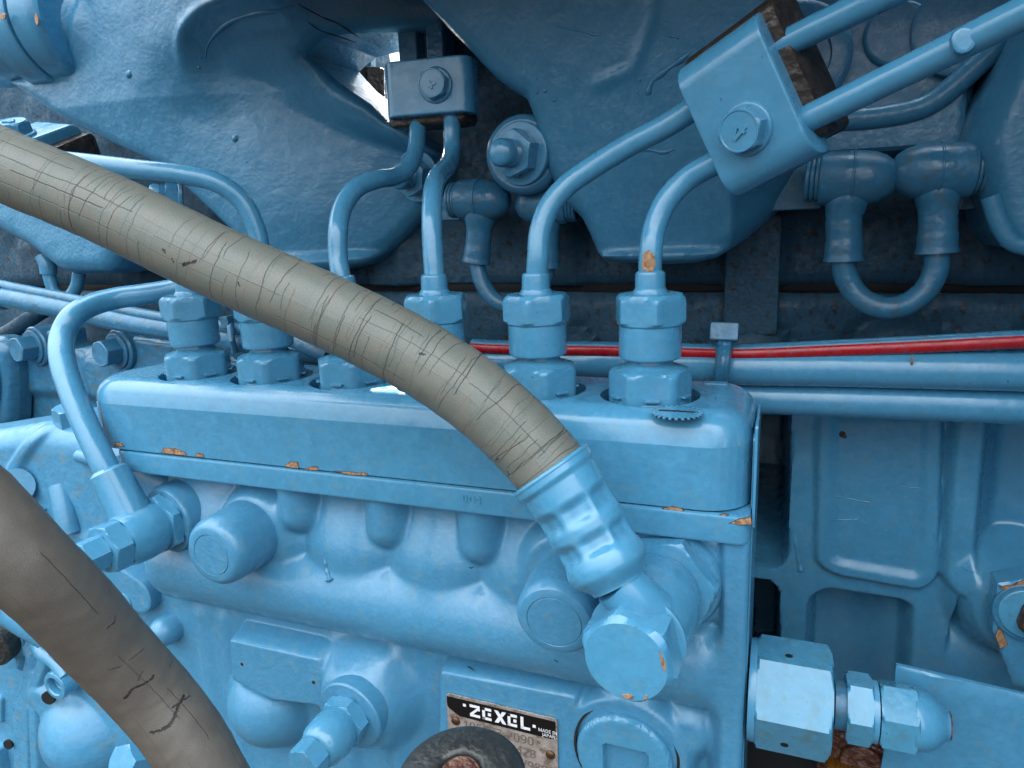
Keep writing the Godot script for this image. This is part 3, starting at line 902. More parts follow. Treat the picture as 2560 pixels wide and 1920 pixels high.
# ---------------------------------------------------------------- injection pump
func build_pump() -> void:
	var t := thing("injection_pump", "large blue inline injection pump with a smooth cover and cast front", "fuel pump", Vector3(90, -150, 0))
	var down := Basis(Vector3.RIGHT, Vector3.FORWARD, Vector3.UP)   # u = x, v = -z, height = y
	# cover seen from above
	var top_out := PackedVector2Array()
	for c in [[198.0, -9.0, 13.0, 3], [199.0, 16.0, 12.0, 0], [-24.0, 10.0, 18.0, 1], [-26.0, -3.0, 19.0, 2]]:
		for k in 9:
			var a: float = (c[3] + k / 8.0) * PI / 2
			top_out.append(Vector2(c[0] + cos(a) * c[2], c[1] + sin(a) * c[2]))
	var holes := []
	for i in 6: holes.append([Vector2(36.0 * i, 0), 15.2])
	var cov := func(p: Vector2, d: float) -> float:
		var de := edge_distance(p, top_out, [])
		return rnd(maxf(de, 0.0), 9.0) - 0.15 * sstep(1.2, 0.0, d) * sstep(2.0, 8.0, de)
	var cover := part("top_cover", relief(top_out, 1.25, cov, -27.2, holes, Vector3.ZERO, down), M.paint, t, 45.0)
	# chips along the lower edge of the cover
	for q in [[284, 1117, 290, 1104, 305, 1108, 312, 1116], [402, 1131, 410, 1120, 440, 1121, 462, 1130, 468, 1139, 430, 1136], [486, 1140, 494, 1132, 508, 1134, 511, 1143], [710, 1166, 726, 1154, 744, 1154, 747, 1172], [755, 1173, 776, 1167, 794, 1165, 796, 1176], [834, 1178, 860, 1178, 918, 1183, 920, 1189, 870, 1187], [1654, 1270, 1680, 1265, 1705, 1271, 1712, 1279, 1680, 1277], [1796, 1286, 1812, 1283, 1824, 1287, 1810, 1291]]:
		chip(cover, q, 22.05)
	# faint square of an old sticker under the paint
	part("old_sticker", prism(Vector3(0, 0, 21.9), Basis(), round_corners(poly([1164, 1080, 1290, 1095, 1300, 1180, 1168, 1165], 22.0), 0.6, 2), 0, 0.22, 0.08), M.paint, cover)
	var s := PY(1692, 1031, 0.0)
	var scr := part("slotted_screw", lathe(s, Vector3.UP, [[6.0, -0.5], [6.0, 0.15], [5.6, 0.35], [0, 0.35]]), M.paint, t)
	part("screw_gap", lathe(s, Vector3.UP, [[7.1, -0.2], [7.1, 0.05], [0, 0.05]]), M.dark, scr)
	for k in 26:
		var a := TAU * k / 26.0
		part("serration", box(s + Vector3(cos(a) * 6.5, -0.3, sin(a) * 6.5), Basis(Vector3.UP, -a) * frame_of(Vector3.UP, Vector3.RIGHT), 0.9, 1.3, 0, 0.55, 0.2, 0.12), M.paint, scr)
	part("screw_slot", box(s + Vector3(0, 0.3, 0), frame_of(Vector3.UP, Vector3.RIGHT), 1.3, 10.0, 0, 0.12, 0.2, 0.03), M.dark, scr)
	part("tie_pad", box(PY(1790, 958, 0.0), frame_of(Vector3.UP, Vector3.RIGHT), 3.5, 7.0, -0.2, 0.25, 0.3, 0.1), M.paint, t)
	# flange under the cover
	var fl_out := PackedVector2Array()
	for c in [[208.0, -19.2, 3.5, 3], [208.0, 19.2, 3.5, 0], [-21.0, 13.0, 9.5, 1], [-21.0, -13.7, 9.0, 2]]:
		for k in 7:
			var a: float = (c[3] + k / 6.0) * PI / 2
			fl_out.append(Vector2(c[0] + cos(a) * c[2], -Vector2(0, c[1] + sin(a) * c[2]).y * -1.0))
	var fl := part("body_flange", prism(Vector3.ZERO, down, fl_out, -36.5, -27.75, 1.2), M.paint, t)
	lettering("cast_mark", "DO4", 3.4, 0.5, PZ(1178, 1248, 22.7), Basis(Vector3.BACK, -0.02), M.paint, fl)
	for q in [[1820, 1308, 1850, 1296, 1878, 1292, 1882, 1312, 1846, 1312]]:
		chip(fl, q, 22.65)
	# black box that paints the shade inside the valve holes
	part("valve_hole_shade", box(Vector3(90, -6, 0), down, 222, 34, -20, 0, 4.0, 0.5), M.dark, t)
	# cast body front
	var pad0 := xy(1762, 1402, 16.0)
	var pad1 := xy(1715, 1845, 16.0)
	var pad2 := xy(1740, 1720, 14.0)
	var inner := poly([650, 1180, 1792, 1345, 1786, 2100, 300, 2100, 300, 1180], 18.0)
	var gl_a := Vector2(-14, -80.0)
	var gl_b := Vector2(198, -81.0)
	var plug1 := Vector2(32.5, -57.0)
	var plug2 := Vector2(158.0, -55.0)
	var bb := xy(1665, 1450, 20.0)
	var nb := xy(870, 1790, 26.0)
	var dome := xy(640, 1790, 18.0)
	var bp := Vector2(175.5, -116.5)
	var np_pad := round_corners(poly([1096, 1677, 1444, 1742, 1440, 2100, 1085, 2100], 18.0), 2.0)
	var sq_pad := round_corners(poly([577, 1590, 804, 1640, 826, 1765, 690, 1748, 585, 1695], 19.0), 2.0)
	var body := func(p: Vector2, d: float) -> float:
		var z := 0.5
		# vertical barrels, one under each valve
		for i in 6:
			var dx := absf(p.x - 36.0 * i)
			if dx < 18.4 and p.y > -84.0: z = smax(z, sqrt(900.0 - dx * dx) - 10.5 - 7.0 * sstep(-62.0, -40.0, p.y), 1.5)
		# hanging fingers between them
		for i in [1, 2, 3]:
			var q := cap_d(p, Vector2([0.0, 52.0, 90.0, 126.0][i], -30), Vector2([0.0, 52.0, 90.0, 126.0][i], [0.0, -48.5, -49.5, -50.5][i]))
			if q < 9.2: z = smax(z, 6.5 + sqrt(84.7 - q * q) * 1.45, 3.2)
		# horizontal gallery
		var g := cap_d(p, gl_a, gl_b)
		if g < 16.5: z = smax(z, 7.0 + sqrt(272.5 - g * g), 2.8)
		# lower wall
		z = smax(z, 10.0 * sstep(-82.0, -90.0, p.y), 2.0)
		for x in [[-8.0, 3.0], [4.0, 3.0], [62.0, 5.0], [85.0, 7.0]]:
			z += sstep(-96.0, -104.0, p.y) * x[1] * 0.7 * exp(-pow((p.x - x[0]) / 5.0, 2.0))
		# frame at the right and top
		var fr := edge_distance(p, inner, [])
		z = lerpf(z, 21.0, sstep(3.5, -2.5, fr)) if p.x > 0.0 or p.y > -40.0 else z
		z = boss(z, 17.0, 6.5, 2.0, rect_d(p, pad0, Vector2(4.0, 4.0), 4.0))
		# bosses
		z = boss(z, 19.0, 19.5, 13.0, p.distance_to(plug1))
		z = boss(z, 20.0, 19.0, 12.5, p.distance_to(plug2))
		z = boss(z, 18.5, 25.0, 16.5, p.distance_to(bb))
		z = boss(z, 25.0, 25.0, 13.0, p.distance_to(nb))
		var q2 := p.distance_to(dome)
		if q2 < 21.0: z = smax(z, 2.0 + sqrt(441.0 - q2 * q2) * 1.1, 3.5)
		z = boss(z, 18.0, 23.5, 19.5, p.distance_to(bp))
		z = boss(z, 16.0, 13.0, 4.0, p.distance_to(pad1))
		z = boss(z, 14.0, 14.0, 4.0, p.distance_to(pad2))
		# pads
		z = lerpf(z, 17.5, sstep(-1.8, 0.8, edge_distance(p, np_pad, [])))
		z = lerpf(z, 20.5, sstep(-2.2, 0.8, edge_distance(p, sq_pad, [])))
		return z + rnd(d, 1.6)
	var b_out := PackedVector2Array([Vector2(-40, -35), Vector2(211.5, -35), Vector2(211.5, -190), Vector2(-60, -190), Vector2(-60, -60)])
	var bd := part("pump_body", relief(b_out, 0.8, body, -24.0), M.cast, t, 75.0)
	paint_run("paint_drip", [812, 1395, 816, 1420, 822, 1440, 826, 1455], 0.8, body, 18.0, M.cast, bd, 1.8, 0.0)
	paint_run("paint_hair", [1158, 1656, 1166, 1664, 1176, 1670, 1186, 1677], 0.22, body, 18.0, M.dark, bd, 0.6, 0.1)
	paint_run("paint_hair", [1384, 1650, 1390, 1652, 1396, 1656], 0.18, body, 18.0, M.dark, bd, 0.6, 0.1)
	paint_run("paint_hair", [1172, 1418, 1178, 1420, 1184, 1417], 0.18, body, 18.0, M.dark, bd, 0.6, 0.1)
	for q in [[605, 1661], [784, 1706]]:
		part("pin_hole", lathe(PZ(q[0], q[1], 20.5), Vector3.BACK, [[0.75, 0], [0.75, 0.06], [0, 0.06]], 0.0, 0.0, 16), M.dark, bd)
	part("rounded_plug", lathe(PZ(415, 1575, 13.0), Vector3.BACK, [[6.8, -8], [6.7, 0], [6.0, 3.0], [4.6, 5.2], [2.4, 6.5], [0, 6.9]], 0.0, 0.0, 32), M.cast, t)
	# screwed plugs
	part("screw_plug", lathe(Vector3(plug1.x, plug1.y, 0), Vector3.BACK, [[13.6, 6], [12.8, 32.5], [12.5, 34.6], [11.8, 36.3], [10.8, 37.4], [9.6, 37.9], [7.8, 38.0], [7.6, 37.6], [7.4, 38.0], [0, 38.1]], 0.0, 0.0, 64), M.cast, t, 30.0)
	part("screw_plug", lathe(Vector3(plug2.x, plug2.y, 0), Vector3(0.05, -0.1, 1), [[12.8, 8], [12.1, 35.5], [11.7, 37.6], [10.6, 39.0], [9.6, 39.4], [8.3, 39.5], [8.1, 39.2], [7.9, 39.5], [0, 39.6]], 0.0, 0.0, 64), M.cast, t, 30.0)
	# right end plates
	var ex := [[211.0, 211.9, 20.0]]
	for k in ex:
		part("end_plate", box(Vector3(0, -100, -6), frame_of(Vector3.RIGHT, Vector3.UP), k[2] * 2.0, 186, k[0], k[1], 2.0, 0.3), M.paint, t)
	part("corner_lug", box(Vector3(0, -18, 12), frame_of(Vector3.RIGHT, Vector3.UP), 12, 30, 211.6, 212.4, 1.0, 0.2), M.paint, t)
	# plug with a square recess at the bottom
	var o := Vector3(bp.x, bp.y, 0)
	part("recess_ring", lathe(o, Vector3(0.02, 0.08, 1), [[17.2, 12], [17.2, 18.6], [16.4, 18.9], [16.4, 16.0]], 0.0, 0.0, 64), M.dark, t)
	var rp := part("square_socket_plug", relief(circle(Vector2.ZERO, 15.6, 56), 1.0, func(p: Vector2, d: float) -> float: return 21.0 + rnd(d, 1.5) - 5.0 * sstep(0.2, -0.4, rect_d(p, Vector2(0.5, -3.0), Vector2(7.0, 7.6), 0.8)), 8.0, [], o), M.paint, t, 45.0)
	rp.set_meta("label", "round plug with a rectangular recess")
	# type plate
	name_plate(t)

func name_plate(pump: Node3D) -> void:
	var z := 17.8
	var a := PZ(1116, 1730, z)
	var b := PZ(1394, 1796, z)
	var ux := (b - a).normalized()
	var fr := Basis(ux, Vector3.BACK.cross(ux), Vector3.BACK)
	var w := a.distance_to(b)
	var pl := part("type_plate", prism(a + fr * Vector3(w / 2, -22, 0), fr, rounded_rect(w, 44, 1.4, 4), 0, 0.5, 0.12), M.plate, pump)
	var band := part("black_band", prism(a + fr * Vector3(w / 2, -4.5, 0), fr, round_corners(PackedVector2Array([Vector2(-w / 2 + 0.3, 3.4), Vector2(w / 2 - 0.6, 3.4), Vector2(w / 2 - 0.5, -3.2), Vector2(w / 2 - 2.0, -3.8), Vector2(-w / 2 + 5.0, -3.7), Vector2(-w / 2 + 1.2, -1.6), Vector2(-w / 2 + 0.3, -0.6)]), 0.5, 2), 0.45, 0.56, 0.03), M.ink, pl)
	band.set_meta("label", "black band with white maker lettering")
	# block letters, each drawn as strokes on a 5 x 5 grid
	var glyphs := [
		[[0, 3.9, 4, 5], [2.9, 2.9, 4, 3.9], [0, 0, 4, 1.1]],
		[[0, 3.9, 3.6, 5], [0, 0, 1.1, 5], [0, 0, 3.6, 1.1], [2.2, 1.9, 3.4, 3.1]],
		[],
		[[0, 3.9, 3.6, 5], [0, 0, 1.1, 5], [0, 0, 3.6, 1.1], [2.2, 1.9, 3.4, 3.1]],
		[[0, 0, 1.1, 5], [0, 0, 3.6, 1.1]]]
	var slant := [[], [], [], [], []]
	slant[0] = [[Vector2(2.9, 3.9), Vector2(4, 3.9), Vector2(1.3, 1.1), Vector2(0, 1.1)]]
	slant[2] = [[Vector2(-0.2, 5), Vector2(1.3, 5), Vector2(4.4, 0), Vector2(2.9, 0)], [Vector2(2.9, 5), Vector2(4.4, 5), Vector2(2.95, 2.75), Vector2(2.1, 3.6)], [Vector2(-0.2, 0), Vector2(1.3, 0), Vector2(2.15, 1.4), Vector2(1.4, 2.6)]]
	var x0 := 9.2
	var k := 0.96
	var z2 := 0.55
	var quads := []
	quads.append([x0 - 2.6, -3.7, x0 - 1.5, -2.6])
	for i in 5:
		var ox := x0 + i * 4.75
		for g in glyphs[i]: quads.append([ox + g[0] * k, -7.0 + g[1] * k, ox + g[2] * k, -7.0 + g[3] * k])
		for g in slant[i]:
			var pts := PackedVector2Array()
			for q in g: pts.append(Vector2(ox + q.x * k, -7.0 + q.y * k))
			part("letter_stroke", prism(a, fr, pts, z2 - 0.1, z2 + 0.05, 0.0), M.white, pl)
	quads.append([x0 + 5 * 4.75 - 0.4, -5.4, x0 + 5 * 4.75 + 0.7, -4.3])
	for q in quads:
		part("letter_stroke", prism(a, fr, PackedVector2Array([Vector2(q[0], q[1]), Vector2(q[2], q[1]), Vector2(q[2], q[3]), Vector2(q[0], q[3])]), z2 - 0.1, z2 + 0.052, 0.0), M.white, pl)
	lettering("small_print", "MADE IN", 1.7, 0.1, a + fr * Vector3(w - 3.4, -5.6, 0.58), fr, M.white, pl, false)
	lettering("small_print", "JAPAN", 1.7, 0.1, a + fr * Vector3(w - 3.0, -7.2, 0.58), fr, M.white, pl, false)
	var rows := [["106673-2090", 19.5, -11.0], ["220 0F87428", 20.5, -16.0], ["1060-7/980", 26.0, -21.0], ["0500 2000", 25.5, -26.0], ["C.H", 27.0, -30.0]]
	for r in rows:
		lettering("stamped_number", r[0], 4.6 if r[2] > -28.0 else 2.4, 0.34, a + fr * Vector3(r[1], r[2], 0.52), fr, M.stamp, pl, false)
	for q in [Vector2(3.4, -10.5), Vector2(w - 2.6, -14.5)]:
		part("rivet", lathe(a + fr * Vector3(q.x, q.y, 0.45), Vector3.BACK, [[1.7, 0], [1.6, 0.5], [1.1, 0.95], [0, 1.1]], 0.0, 0.0, 20), M.rivet, pl)

# ---------------------------------------------------------------- delivery valves and injector pipes
func build_valves_and_pipes() -> void:
	var pump: Node3D = get_node("injection_pump")
	var turns := [0.2, 0.1, 0.25, 0.3, 0.05, 0.35]
	for i in 6:
		var o := Vector3(36.0 * i, 0, 0)
		var v := part("delivery_valve", lathe(o, Vector3.UP, [[12.4, -9], [12.6, 6.4], [12.2, 7.5], [11.5, 8.2], [9.4, 8.8], [7.6, 9.4], [6.8, 10.2], [6.5, 12.6]], 22.6, turns[i] + 0.4), M.paint, pump, 32.0)
		part("lower_skirt", lathe(o, Vector3.UP, [[11.75, -9], [11.75, -1.2], [11.5, -0.8]], 0.0), M.paint, v)
		for k in 6:
			var a: float = turns[i] + 0.4 + TAU * k / 6.0
			part("corner_notch", box(o + Vector3(cos(a) * 11.9, 0.6, -sin(a) * 11.9), Basis(Vector3.UP, a) * Basis(Vector3.FORWARD, Vector3.UP, Vector3.RIGHT), 4.4, 0.8, -0.6, 0.75, 0.3, 0.1), M.paint, v)
	var labels := [
		"pipe on the pump's first valve at the far left, mostly behind the thick hose",
		"pipe bending left from the second valve above the thick hose",
		"pipe with a double bend on the third valve whose nut the hose hides",
		"kinked pipe on the fourth valve into the shaded clamp",
		"long slanting pipe from the fifth valve to the upper hole of the right clamp",
		"slanting pipe on the rightmost valve with bare metal patch near its nut"]
	var paths := [
		path_z([482, 742, 0, 476, 690, 0, 466, 640, 0, 440, 580, 0, 380, 530, 4, 270, 480, 8, 120, 425, 12, 40, 400, 14]),
		path_z([662, 742, 0, 655, 690, 0, 652, 640, 0, 641, 575, 0, 604, 502, 2, 545, 458, 6, 460, 437, 10, 350, 424, 14, 190, 405, 18, 60, 392, 20]),
		path_z([862, 745, 0, 852, 690, 0, 845, 640, -2, 845, 580, -4, 856, 520, -10, 892, 470, -18, 945, 448, -28, 985, 442, -38, 1020, 420, -47, 1038, 380, -55, 1044, 320, -60, 1046, 250, -62, 1047, 200, -62]),
		path_z([1088, 735, 0, 1086, 690, -1, 1083, 640, -2, 1080, 580, -4, 1080, 520, -8, 1084, 470, -16, 1095, 440, -28, 1116, 418, -44, 1126, 398, -53, 1130, 370, -58, 1130, 320, -60, 1128, 250, -62, 1126, 200, -62]),
		path_z([1340, 735, 0, 1342, 690, 0, 1345, 640, 0, 1350, 580, -2, 1374, 515, -5, 1420, 462, -8, 1480, 420, -10, 1570, 365, -10, 1690, 300, -7, 1830, 200, -1, 1960, 112, 5, 2100, 42, 11, 2230, -22, 17, 2480, -150, 27]),
		path_z([1625, 735, 0, 1625, 690, 0, 1627, 630, 0, 1638, 565, -3, 1668, 500, -5, 1718, 448, -6, 1790, 406, -3, 1930, 340, 3, 2060, 277, 9, 2300, 160, 18, 2560, 32, 28, 2760, -66, 36])]
	for i in 6:
		var t := thing("injector_pipe", labels[i], "pipe", Vector3(36.0 * i, 10, 0), "six steel injector pipes on the pump")
		var o := Vector3(36.0 * i, 0, 0)
		var sp := smooth_path(paths[i], 8)
		part("pipe", sweep(sp, 3.45, 22), M.paint, t, 60.0)
		part("pipe_collar", lathe(o, Vector3.UP, [[0, 28], [5.6, 28], [5.2, 31.5], [4.5, 32.5], [4.4, 36.5], [4.1, 37.2], [3.4, 37.6]]), M.paint, t, 30.0)
		var un := part("union_nut", lathe(o, Vector3.UP, [[8.6, 11.4], [9.2, 11.9], [9.35, 13], [9.35, 20.8], [9.3, 21.4], [10.0, 22.0], [10.9, 22.8], [11.0, 23.6], [11.0, 28.6], [10.5, 29.8], [9.4, 30.8], [7.8, 31.1], [0, 31.1]], 19.4, turns[i]), M.paint, t, 30.0)
		un.set_meta("label", "hexagon union nut with a round skirt")
		if i == 5:
			# bare patch wrapped on the pipe
			var b := MB.new()
			var goal := PZ(1627, 655, 0)
			var at := 1
			for k in range(1, sp.size() - 1):
				if (sp[k] as Vector3).distance_to(goal) < (sp[at] as Vector3).distance_to(goal): at = k
			var c: Vector3 = sp[at]
			var ax: Vector3 = (sp[at + 1] - sp[at - 1]).normalized()
			var n := 14
			var k0 := b.add(c)
			var toc := (C - c)
			toc = (toc - ax * toc.dot(ax)).normalized()
			var sid := ax.cross(toc)
			b.v[k0] = c + toc.rotated(ax, -0.15) * 3.66
			var ids := []
			for k in n:
				var a := TAU * k / n
				var rr: float = [1.0, 0.9, 1.1, 0.8, 1.0, 1.05, 0.7, 0.95, 1.15, 0.9, 1.1, 0.85, 1.0, 0.8][k]
				var ang := sin(a) * 0.6 * rr + 0.15
				var al := cos(a) * 3.6 * rr
				ids.append(b.add(c + ax * al + (toc * cos(ang) - sid * sin(ang)) * 3.6))
			for k in n: b.tri(k0, ids[(k + 1) % n], ids[k])
			part("bare_patch", b, M.bare, t, 60.0)
			var cl := PZ(2400, 104, 22.5)
			part("paint_blister", box(cl + Vector3(0, -0.5, 3.0), Basis(Vector3.BACK, 0.4), 4.4, 5.4, -1.6, 0.9, 2.0, 0.7), M.paint, t)

# ---------------------------------------------------------------- pipe clamps
# u along the pipes, v across them, w out of the clamp
func clamp_block(called: String, label: String, c: Vector3, u: Vector3, w_hint: Vector3, length: float, across: float, thick: float, bolt_v: float, mark: String, rad := 7.0, over := 3.6, shift := 3.0) -> void:
	var t := thing(called, label, "pipe clamp", c, "clamp blocks on the injector pipes")
	u = u.normalized()
	var v := w_hint.cross(u).normalized()
	var w := u.cross(v)
	var fr := Basis(v, w, u)           # profile plane (v, w), extruded along u
	var h := across / 2
	var steel := PackedVector2Array()
	for k in 9:
		var a := PI / 2 * k / 8.0
		steel.append(Vector2(h - rad + cos(a) * rad, thick / 2 - rad + sin(a) * rad))
	for k in 9:
		var a := PI / 2 + PI / 2 * k / 8.0
		steel.append(Vector2(-h + rad + cos(a) * rad, thick / 2 - rad + sin(a) * rad))
	steel.append(Vector2(-h, -thick * 0.12))
	steel.append(Vector2(h, -thick * 0.12))
	part("clamp_cover", prism(c, fr, steel, -length / 2, length / 2, 0.9), M.paint, t, 40.0)
	var nz := FastNoiseLite.new()
	nz.seed = int(c.x)
	nz.frequency = 0.25
	var rub := prism(c - w * thick * 0.22 + v * shift, fr, rounded_rect(across - 2.0, thick * 0.9, rad * 0.6, 5), -length / 2 + 0.6, length / 2 + over, 1.6)
	for i in rub.v.size():
		var p := rub.v[i]
		rub.v[i] = p + Vector3(nz.get_noise_3dv(p), nz.get_noise_3dv(p + Vector3(50, 0, 0)), nz.get_noise_3dv(p + Vector3(0, 50, 0))) * 1.1
	part("rubber_liner", rub, M.clamp_rubber, t, 50.0)
	var bo := c + v * bolt_v + w * thick / 2
	part("bolt_flange", lathe(bo, w, disc_prof(6.9, -0.5, 1.1, 0.8)), M.paint, t)
	var bt := part("bolt", lathe(bo, w, [[0, 0], [5.9, 1.0], [6.2, 1.2], [6.2, 4.0], [5.8, 4.7], [5.2, 5.2], [4.9, 5.2], [4.7, 5.0], [0, 4.95]], 10.6, 0.3), M.paint, t, 30.0)
	lettering("bolt_mark", mark, 6.0, 0.9, bo + w * 5.05, Basis(v, u, w).rotated(w, 0.35) if false else Basis(-v, -u, w).rotated(w, 0.35), M.paint, bt)

func build_clamps() -> void:
	var u := PZ(2060, 277, 9) - PZ(1790, 406, -3)
	clamp_block("pipe_clamp", "big bright blue clamp block on the two slanting pipes at the upper right", PZ(1888, 270, -1), u.rotated(Vector3.BACK, 0.085), Vector3(0.0, 0.0, 1), 25.0, 39.0, 20.0, -5.0, "4")
	clamp_block("pipe_clamp", "shaded blue clamp block in the gap between the two runners", PZ(1082, 226, -62), Vector3(0.0, -1, 0.02), Vector3(0.12, 0, 1), 21.0, 37.0, 17.0, 4.5, "4", 6.0, 3.0, -2.0)
	clamp_block("pipe_clamp", "clamp block half hidden by the hose at the left edge", PZ(100, 376, 14), PZ(190, 405, 18) - PZ(60, 392, 20), Vector3(0.0, 1, 0.4), 17.0, 28.0, 15.0, -7.0, "4", 5.0)

# ---------------------------------------------------------------- hoses
func build_hoses() -> void:
	var t := thing("fuel_hose", "long cracked grey green rubber hose crossing the picture to its crimped blue end", "hose", PD(855, 795, 188), "cracked rubber hoses")
	var pts := path_d([-260, 305, 186, -120, 357, 190, 0, 410, 192, 245, 512, 192, 560, 664, 190, 855, 795, 188, 1060, 901, 186, 1205, 1002, 184, 1312, 1100, 183, 1392, 1195, 182, 1425, 1250, 181])
	var nz := FastNoiseLite.new()
	nz.seed = 5
	nz.frequency = 2.0
	var hr := func(f: float, a: float) -> float: return 10.05 + nz.get_noise_2d(f * 14.0, cos(a)) * 0.22
	part("hose_body", sweep(smooth_path(pts, 14), hr, 48, true), M.hose, t, 180.0)
	var fpts := smooth_path(path_d([1378, 1176, 182, 1400, 1208, 181.5, 1440, 1272, 180.5, 1485, 1350, 179, 1522, 1418, 177, 1545, 1462, 176]), 14)
	var fer := func(f: float, a: float) -> float:
		# lip, then three crimped bands with flats, then the narrowing tail
		var r := 10.6
		if f < 0.06: r = 11.5
		elif f < 0.10: r = lerpf(11.5, 10.7, (f - 0.06) / 0.04)
		else:
			r = lerpf(10.7, 10.3, sstep(0.1, 0.8, f))
			var flat := sstep(0.0, 0.75, absf(sin(a * 3.5 + 0.4)))
			for b in [[0.36, 0.115], [0.65, 0.115]]:
				var k := sstep(b[1], b[1] * 0.3, absf(f - b[0]))
				r -= k * (0.3 + 1.2 * flat)
			r += 0.5 * exp(-pow((f - 0.82) / 0.06, 2.0))
			r = lerpf(r, 7.0, sstep(0.86, 1.0, f))
		return r
	part("crimped_ferrule", sweep(fpts, fer, 64), M.paint, t, 60.0)
	part("ferrule_lip", torus(fpts[0], (fpts[6] - fpts[0]), 10.9, 0.75), M.paint, t, 60.0)
	part("hose_neck", sweep(smooth_path(path_d([1540, 1455, 176, 1580, 1490, 176, 1630, 1530, 178]), 6), 6.5, 24), M.paint, t, 60.0)
	var l := thing("fuel_hose", "thick brown grey hose with torn cracks running out of the lower left", "hose", PD(250, 1580, 152), "cracked rubber hoses")
	var p2 := path_d([-260, 1110, 146, -80, 1258, 150, 55, 1396, 155, 165, 1503, 163, 273, 1623, 173, 371, 1728, 180, 445, 1818, 182, 500, 1905, 183, 560, 2020, 184, 620, 2170, 185])
	part("hose_body", sweep(smooth_path(p2, 12), func(f: float, a: float) -> float: return 9.4 + nz.get_noise_2d(f * 9.0 + 40.0, cos(a)) * 0.2, 48, true), M.hose_brown, l, 180.0)
func torus(o: Vector3, d: Vector3, r0: float, r1: float, segs := 56) -> MB:
	var b := MB.new()
	var f := frame_of(d)
	var m := 12
	for i in segs:
		var a := TAU * i / segs
		for k in m:
			var c := TAU * k / m
			var r := r0 + cos(c) * r1
			b.add(o + f * Vector3(cos(a) * r, sin(a) * r, sin(c) * r1))
	for i in segs:
		for k in m:
			var e := (i + 1) % segs
			var g := (k + 1) % m
			b.quad(i * m + k, e * m + k, e * m + g, i * m + g)
	return b

